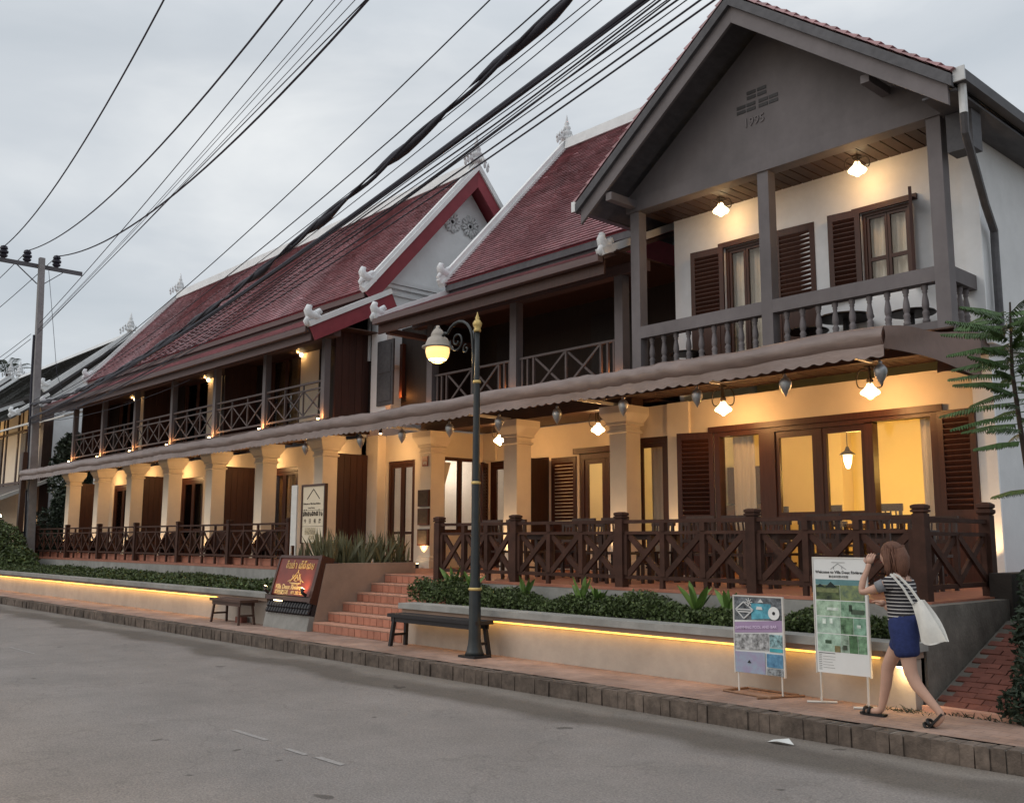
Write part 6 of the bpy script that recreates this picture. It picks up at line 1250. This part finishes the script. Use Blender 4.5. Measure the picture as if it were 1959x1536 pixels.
for k, (y0, z0, y1, z1) in enumerate(((10.0, 12.98, 10.6, 12.4), (10.85, 12.98, 11.4, 12.3), (11.95, 12.98, 12.5, 12.2), (11.2, 9.7, 11.8, 9.3), (11.2, 9.5, 11.9, 9.0))):
    o = thing('overhead_wire', ['power line leaving the leftmost insulator towards the left edge', 'power line leaving the middle insulator towards the left edge', 'power line leaving the right insulator towards the left edge', 'thin wire leaving the pole leftwards below the crossarm', 'lowest thin wire leaving the pole leftwards'][k], 'wire', (-40.15, y0, z0), 'overhead wires left of the utility pole')
    part('strand', MB().tube([(-40.15-42*f, y0+(y1-y0)*f, z0+(z1-z0)*f-3.0*f*(1-f)) for f in [i/14 for i in range(15)]], .016 if k < 3 else .012, 5), 'wire', o)
dl = thing('overhead_wire', 'slack service wire hanging down beside the pole', 'wire', (-39.2, 11.5, 12.2), 'overhead wires left of the utility pole'); part('strand', MB().tube([(-39.4, 11.45, 12.2), (-38.9, 11.6, 10), (-38.5, 11.75, 8.0), (-38.2, 11.9, 7.3)], .010, 5), 'wire', dl)
for k, (zz, ze) in enumerate(((6.75, 6.1), (6.5, 5.7), (6.2, 5.4))):
    o = thing('overhead_wire', ['upper slack service wire from the pole to the far wing eave', 'middle slack service wire from the pole to the far wing eave', 'lower slack service wire from the pole to the far wing balcony'][k], 'wire', (-39.5, 11.3, zz), 'service wires to the far wing'); part('strand', MB().tube([(-39.5+(9.0+2*k)*f, 11.3+.4*f, zz+(ze+.9-zz)*f-1.1*f*(1-f)) for f in [i/12 for i in range(13)]], .009, 5), 'wire', o)
# neighbouring houses
def neighbour(label, x0, x1, ry, rz, ey, ez, sy_, sz_, wy, lit=True):
    t = thing('neighbour_house', label, 'house', ((x0+x1)/2, ry, .1)); rf = MB(); slope_slab(rf, x0, x1, ey, ez, ry, rz, .12); slope_slab(rf, x0, x1, 2*ry-ey, ez, ry, rz, .12); r = part('roof', rf, 'gdark', t)
    roof_tiles(r, x0, x1, ey, ez, ry, rz, .16, .26, 'gtile'); sk = MB(); slope_slab(sk, x0, x1, sy_, sz_, ey+.25, ez-.22, .07); s_ = part('skirt_roof', sk, 'gdark', t); roof_tiles(s_, x0, x1, sy_, sz_, ey+.2, ez-.2, .16, .26, 'gtile')
    part('ridge_cap', MB().prism([(ry-.14, rz), (ry, rz+.22), (ry+.14, rz)], 'x', x0, x1), 'trim', r); verge(r, x1-.1, x1+.12, ey, ez, ry, rz, False, wcap=.2); skverge(r, x1-.1, x1+.1, sy_, sz_, ey+.2, ez-.2); verge(r, x0-.1, x0+.12, ey, ez, ry, rz, False, wcap=.2)
    finial(r, x1, ry, rz+.2, .95); finial(r, x0, ry, rz+.2, .95); eave_ornament(r, x1, ey, ez+.2, -1, 1.2); eave_ornament(r, x1, sy_+.1, sz_+.15, -1, 1.1)
    part('gable_wall', MB().prism([(wy, .1), (wy, ez-.2), (ry, rz-.35), (2*ry-wy, ez-.2), (2*ry-wy, .1)], 'x', x1-.75, x1-.55), 'white', t); part('gable_vent', MB().box(x1-.56, x1-.53, ry-1.3, ry-1.05, ez+.25, ez+.75), 'black', t)
    part('front_wall', MB().box(x0+.5, x1-.76, wy, wy+.2, .1, ez-.3), 'plaster', t)
    x = x1-1.0
    for k in range(int((x1-x0)/1.9)):
        part('timber', MB().box(x-.09, x+.09, wy-.05, wy-.002, 3.9, ez-.35), 'dwood', t)
        if k % 2: 
            sh = part('window_shutter', MB().box(x-1.3, x-.55, wy-.07, wy-.012, 4.9, 6.7), 'gdark', t); part('timber', MB().box(x-1.36, x-1.30, wy-.05, wy-.002, 4.0, ez-.35), 'dwood', t); part('timber', MB().box(x-.55, x-.49, wy-.05, wy-.002, 4.0, ez-.35), 'dwood', t)
        x -= 1.9
    for z in (4.35, 6.75): part('timber_rail', MB().box(x0+.5, x1-.8, wy-.045, wy-.006, z, z+.12), 'dwoodx', t)
    return t
nb = neighbour('grey roofed timber framed neighbouring house beside the utility pole', -62, -45.0, 16.85, 11.2, 13.3, 8.25, 12.0, 6.95, 13.7)
lamp('neighbour_glow', 'POINT', (-53, 12.4, 6.6), 34, (1, .62, .24), .1, nb); lamp('neighbour_glow', 'POINT', (-48.5, 12.3, 6.5), 22, (1, .62, .24), .1, nb)
na = part('shop_awning', MB().prism([(11.0, 3.15), (13.6, 4.25), (13.6, 4.31), (11.0, 3.21)], 'x', -60, -44.2), 'gdark', nb); part('awning_edge', MB().prism([(10.96, 3.10), (13.6, 4.27), (13.6, 4.42), (10.96, 3.28)], 'x', -44.3, -44.1), 'steel', nb)
part('shop_lamp', MB().sphere((-45.6, 12.0, 2.75), .09, 10, 8), 'bulb', nb); lamp('shop_glow', 'POINT', (-46.0, 12.2, 2.6), 38, (1, .5, .18), .12, nb); part('corner_post', MB().box(-44.9, -44.5, 13.2, 13.6, .1, 7.4), 'dwood', nb)
part('tin_lean_to', MB().prism([(12.5, 6.55), (15.2, 7.5), (15.2, 7.55), (12.5, 6.6)], 'x', -44.3, -39.7), 'steel', nb)
nb2 = neighbour('second grey roofed house further along the street at the left edge', -84, -64.5, 17.0, 11.6, 13.4, 8.5, 12.1, 7.1, 13.8)
bt = MB()
for k in range(40): leaf_cloud(bt, (-120+R_.uniform(-40, 90), 60+R_.uniform(-10, 30), R_.uniform(1, 5)), (7, 5, 4), 160, 1.2)
top('far_trees', bt, 'leafdark', 'distant dark treeline behind the houses', 'trees', kind='stuff')
# things seen inside the lit dining room
sb_ = thing('sideboard', 'dark wooden sideboard inside behind the left curtain of the dining room', 'sideboard', (-11.6, 17.0, F))
part('body', MB().box(-12.05, -11.2, 16.75, 17.5, F, 2.5), 'dwood', sb_); part('upper_shelf', MB().box(-12.05, -11.25, 17.1, 17.5, 2.55, 3.3), 'dwood', sb_)
for i in range(2): part('drawer', MB().box(-12.0+i*.40, -11.64+i*.40, 16.735, 16.749, 1.9, 2.4), 'redwood', sb_)
for x, z, w, h, lab in ((-11.55, 2.51, .26, .34, 'framed certificate standing on the sideboard inside the dining room'), (-11.30, 2.51, .16, .40, 'narrow framed card beside the sideboard inside the dining room')):
    pf = top('picture_frame', MB().box(x-w/2, x+w/2, 16.78, 16.80, z, z+h), 'dwood', lab, 'picture'); part('print', MB().box(x-w/2+.03, x+w/2-.03, 16.772, 16.779, z+.03, z+h-.03), 'paper', pf)
for x, z, w, h, lab in ((-7.0, 2.75, .5, .4, 'small picture on the dining room back wall right of the pendant'),):
    pf = top('picture_frame', MB().box(x-w/2, x+w/2, 17.57, 17.598, z, z+h), 'redwood', lab, 'picture'); part('print', MB().box(x-w/2+.03, x+w/2-.03, 17.562, 17.569, z+.03, z+h-.03), 'goldcurtain', pf)
dcl = thing('ceiling_lamp', 'small round ceiling light inside above the left dining room curtain', 'lamp', (-9.75, 15.4, 4.1)); part('diffuser', MB().lathe((-9.75, 15.4, 4.06), [(.06, 0), (.12, .03), (.12, .085)], 14), 'shade', dcl)
for k, (x, y) in enumerate(((-8.6, 15.6), (-7.0, 15.5))):
    dup(T0, (x, y, F), 0, ['dining table inside under the pendant', 'dining table inside behind the wide right pane'][k], 'tables inside the dining room')
    for dx, dy, rz, nm in ((-.3, .7, 0, 'far'), (.3, -.66, math.pi, 'near')): dup(C0, (x+dx, y+dy, F), rz, 'chair on the %s side of the dining table %s' % (nm, ['under the pendant', 'behind the wide right pane'][k]), 'chairs inside the dining room')
jr = top('ceramic_jar', MB().lathe((-17.35, 16.1, 1.95), [(.10, 0), (.13, .05), (.13, .20), (.09, .25), (.11, .28)], 14), 'paper', 'white ceramic jar on the lobby window counter', 'jar')
top('lobby_counter', MB().box(-18.6, -17.1, 15.9, 16.4, F, 1.945), 'redwood', 'dark lobby counter behind the column with the number plate', 'counter')
# ================================================================== the walking woman
def skin_mesh(name, joints, edges, m, levels=2, root=0):
    me = bpy.data.meshes.new('sk'); me.from_pydata([j[0] for j in joints], edges, []); o = bpy.data.objects.new('sk', me); COL.objects.link(o)
    md = o.modifiers.new('s', 'SKIN'); md.use_smooth_shade = True
    for i, j in enumerate(joints):
        r = j[1]; me.skin_vertices[0].data[i].radius = r if isinstance(r, tuple) else (r, r); me.skin_vertices[0].data[i].use_root = (i == root)
    sb = o.modifiers.new('b', 'SUBSURF'); sb.levels = levels; sb.render_levels = levels
    dg = bpy.context.evaluated_depsgraph_get(); out = bpy.data.meshes.new_from_object(o.evaluated_get(dg)); out.name = name
    bpy.data.objects.remove(o); bpy.data.meshes.remove(me); out.materials.clear(); out.materials.append(M[m]); out.polygons.foreach_set('use_smooth', [True]*len(out.polygons)); return out
PX, PY = -4.17, 8.52
def J(dx, dy, z, r): return ((PX+dx, PY+dy, z), r)
G0 = S
jn = [J(0, 0, 1.06, .125),                                                                    # 0 pelvis
      J(-.01, 0, 1.18, .108), J(-.02, 0, 1.32, .118), J(-.03, 0, 1.43, .10), J(-.055, 0, 1.495, .048),   # 1-4 spine to neck
      J(-.10, 0, 1.56, .062), J(-.115, 0, 1.64, .088), J(-.105, 0, 1.705, .070),                  # 5-7 head
      J(-.195, 0, 1.615, .018),                                                                 # 8 nose
      J(-.02, .085, 1.00, .092), J(-.23, .095, .645, .060), J(-.25, .10, .50, .054), J(-.305, .10, .275, .033), J(-.33, .10, .245, .036), J(-.43, .10, .228, .030), J(-.47, .10, .225, .018),   # 9-15 front (far) leg
      J(.03, -.085, 1.00, .092), J(.075, -.095, .64, .062), J(.13, -.095, .53, .056), J(.315, -.095, .335, .033), J(.33, -.095, .30, .036), J(.27, -.095, .235, .030), J(.245, -.095, .222, .02),       # 16-22 rear (near) leg
      J(-.045, -.15, 1.41, .050), J(-.17, -.19, 1.345, .040), J(-.30, -.19, 1.305, .036), J(-.285, -.17, 1.42, .030), J(-.245, -.14, 1.535, .023), J(-.235, -.135, 1.575, .028),                     # 23-28 raised near arm
      J(-.045, .15, 1.41, .050), J(-.09, .21, 1.22, .038), J(-.16, .20, 1.10, .032), J(-.24, .17, 1.16, .025), J(-.265, .165, 1.185, .027)]                                               # 29-33 far arm
ed = [(0,1),(1,2),(2,3),(3,4),(4,5),(5,6),(6,7),(6,8),(0,9),(9,10),(10,11),(11,12),(12,13),(13,14),(14,15),(0,16),(16,17),(17,18),(18,19),(19,20),(20,21),(21,22),(3,23),(23,24),(24,25),(25,26),(26,27),(27,28),(3,29),(29,30),(30,31),(31,32),(32,33)]
wmn = thing('person', 'woman in striped top and blue shorts walking past the welcome banner, white bag swinging', 'person', (PX, PY, S))
def addm(name, me, parent):
    o = bpy.data.objects.new(name, me); COL.objects.link(o); o.parent = parent; WL[o] = Vector(WL[parent]); o.data.transform(Matrix.Translation(-WL[parent])); return o
addm('body', skin_mesh('body', jn, ed, 'skin'), wmn)
def hand(px, py, pz, d, side, curl):
    d = Vector(d).normalized(); sd = Vector(side).normalized(); nr = d.cross(sd); P0 = Vector((px, py, pz)); mb = MB()
    for k, (o_, l) in enumerate(((-.030, .062), (-.010, .072), (.010, .068), (.030, .052))):
        a = P0+sd*o_+d*.045; b = a+d*l*.4+nr*curl*.4*l; c = b+d*l*.25+nr*curl*l*.55; e_ = c+nr*curl*l*.3-d*l*.10
        mb.tube([P0+sd*o_*.7, a, b, c, e_], [.010, .0095, .0085, .008, .006], 6)
    mb.tube([P0-sd*.026, P0-sd*.05+d*.02+nr*curl*.02, P0-sd*.052+d*.05+nr*curl*.035], [.011, .0095, .007], 6)
    mb.sphere(tuple(P0+d*.02), .033, 8, 6, 1, 1, 1); return mb
part('hand', hand(PX-.235, PY-.135, 1.575, (.15, .25, 1), (1, .3, 0), .7), 'skin', wmn, smooth=True); part('hand', hand(PX-.27, PY+.165, 1.19, (-.8, -.1, .6), (0, 1, 0), .6), 'skin', wmn, smooth=True)
sh = [J(.005, 0, 1.02, .158), J(.0, 0, 1.10, .152), J(-.01, 0, 1.19, .140), J(-.022, 0, 1.31, .146), J(-.034, 0, 1.41, .128), J(-.048, 0, 1.462, .062), J(-.05, -.145, 1.40, .070), J(-.11, -.178, 1.372, .056), J(-.05, .145, 1.40, .070), J(-.075, .19, 1.29, .054)]
addm('striped_top', skin_mesh('striped_top', sh, [(0, 1), (1, 2), (2, 3), (3, 4), (4, 5), (4, 6), (6, 7), (4, 8), (8, 9)], 'stripe'), wmn)
st_m = MB().tube([(PX-.09, PY-.168, 1.385), (PX-.15, PY-.186, 1.358)], [.058, .052], 10); part('grey_sleeve', st_m, 'cloth_grey', wmn, smooth=True)
so = [J(.0, 0, 1.17, .150), J(0, 0, 1.03, .165), J(-.03, .085, .95, .128), J(-.085, .09, .84, .115), J(-.11, .09, .775, .112), J(.03, -.085, .95, .13), J(.05, -.09, .82, .118), J(.058, -.09, .755, .114)]
addm('shorts', skin_mesh('shorts', so, [(0, 1), (1, 2), (2, 3), (3, 4), (1, 5), (5, 6), (6, 7)], 'denim'), wmn)
hm = MB(); hm.sphere((PX-.080, PY, 1.668), .104, 16, 12, 1.0, .90, .98)
hm.tube([(PX-.02, PY-.01, 1.70), (PX+.0, PY-.01, 1.62), (PX+.005, PY-.02, 1.54), (PX+.0, PY-.02, 1.47), (PX-.015, PY-.02, 1.43)], [.06, .076, .072, .05, .015], 10)
hm.tube([(PX-.10, PY-.07, 1.68), (PX-.09, PY-.085, 1.60), (PX-.08, PY-.095, 1.52), (PX-.085, PY-.095, 1.46)], [.035, .036, .028, .010], 8)
for k in range(46):
    a = R_.uniform(-2.0, 2.0); r = .11; x = PX-.075+r*math.cos(a)*.9; y = PY+r*math.sin(a)*.85
    hm.tube([(x, y, 1.70+R_.uniform(-.04, .04)), (x+R_.uniform(-.02, .03), y+R_.uniform(-.02, .02), 1.56), (x+R_.uniform(-.03, .04), y+R_.uniform(-.03, .03), 1.46+R_.uniform(-.05, .04))], [.010, .009, .003], 4)
part('hair', hm, 'hair', wmn, smooth=True)
fc = MB()
for s in (-1, 1): fc.sphere((PX-.193, PY+s*.034, 1.652), .011, 7, 5)
part('eyes', fc, 'ink', wmn, smooth=True); part('mouth', MB().sphere((PX-.190, PY, 1.578), .014, 8, 5, .5, 1.5, .5), 'redboard', wmn, smooth=True)
for (fx, fy, fz, dx, dz, nm) in ((PX-.325, PY+.10, S+.004, -1, 0, 'f'), (PX+.315, PY-.095, S+.085, -.68, -.73, 'r')):
    d = Vector((dx, 0, dz)).normalized(); u = Vector((-d.z, 0, d.x)); u = u if u.z > 0 else -u; O2 = Vector((fx, fy, fz)); mb = MB(); vs = []
    for i in range(11):
        f = i/10; p = O2+d*(-.055+.245*f); w = .036+.012*math.sin(f*math.pi)-.022*max(0, f-.85)/.15
        for s in (-1, 1):
            for t_ in (0, .018): vs.append(p+Vector((0, s*w, 0))+u*t_)
    mb.add(vs, [(4*i+a, 4*i+b, 4*i+4+b, 4*i+4+a) for i in range(10) for a, b in ((0, 1), (1, 3), (3, 2), (2, 0))]); so_ = part('sandal', mb, 'sandal', wmn)
    for q in (.09, .135):
        c = O2+d*q; sb = MB(); pts = [tuple(c+Vector((0, .047*math.cos(t_), 0))+u*(.015+.05*math.sin(t_))) for t_ in [math.pi*i/8 for i in range(9)]]; sb.tube(pts, .014, 6); part('strap', sb, 'sandal', so_, smooth=True)
bg_ = MB(); vs = []
for i in range(9):
    f = i/8
    for k in range(7):
        g = k/6; x = PX+.185+.13*f+(g-.5)*(.10+.12*f); y = PY-.14+.02*math.sin(g*6+f*3)-.03*math.sin(math.pi*g)*math.sin(math.pi*f); vs.append((x, y, 1.25-.34*f-.02*math.sin(g*5)))
bg_.add(vs, [(i*7+k, i*7+k+1, i*7+8+k, i*7+7+k) for i in range(8) for k in range(6)]); o_ = len(vs); vs2 = [(a+.01, b+.07*math.sin(math.pi*min(1, (1.26-c)/.34*.8+.15)), c) for a, b, c in vs]; bg_.add(vs2, [(i*7+k, i*7+k+1, i*7+8+k, i*7+7+k) for i in range(8) for k in range(6)])
bag = top('tote_bag', bg_, 'canvas', 'white cloth tote bag swinging behind the walking woman', 'bag', smooth=True, loc=(PX+.2, PY-.14, 1.0))
part('handle', MB().tube([(PX+.15, PY-.14, 1.23), (PX+.08, PY-.155, 1.36), (PX+.0, PY-.16, 1.455), (PX-.04, PY-.13, 1.475)], .012, 5).tube([(PX+.225, PY-.13, 1.23), (PX+.12, PY-.12, 1.37), (PX+.03, PY-.115, 1.455), (PX-.03, PY-.10, 1.48)], .012, 5), 'canvas', bag)
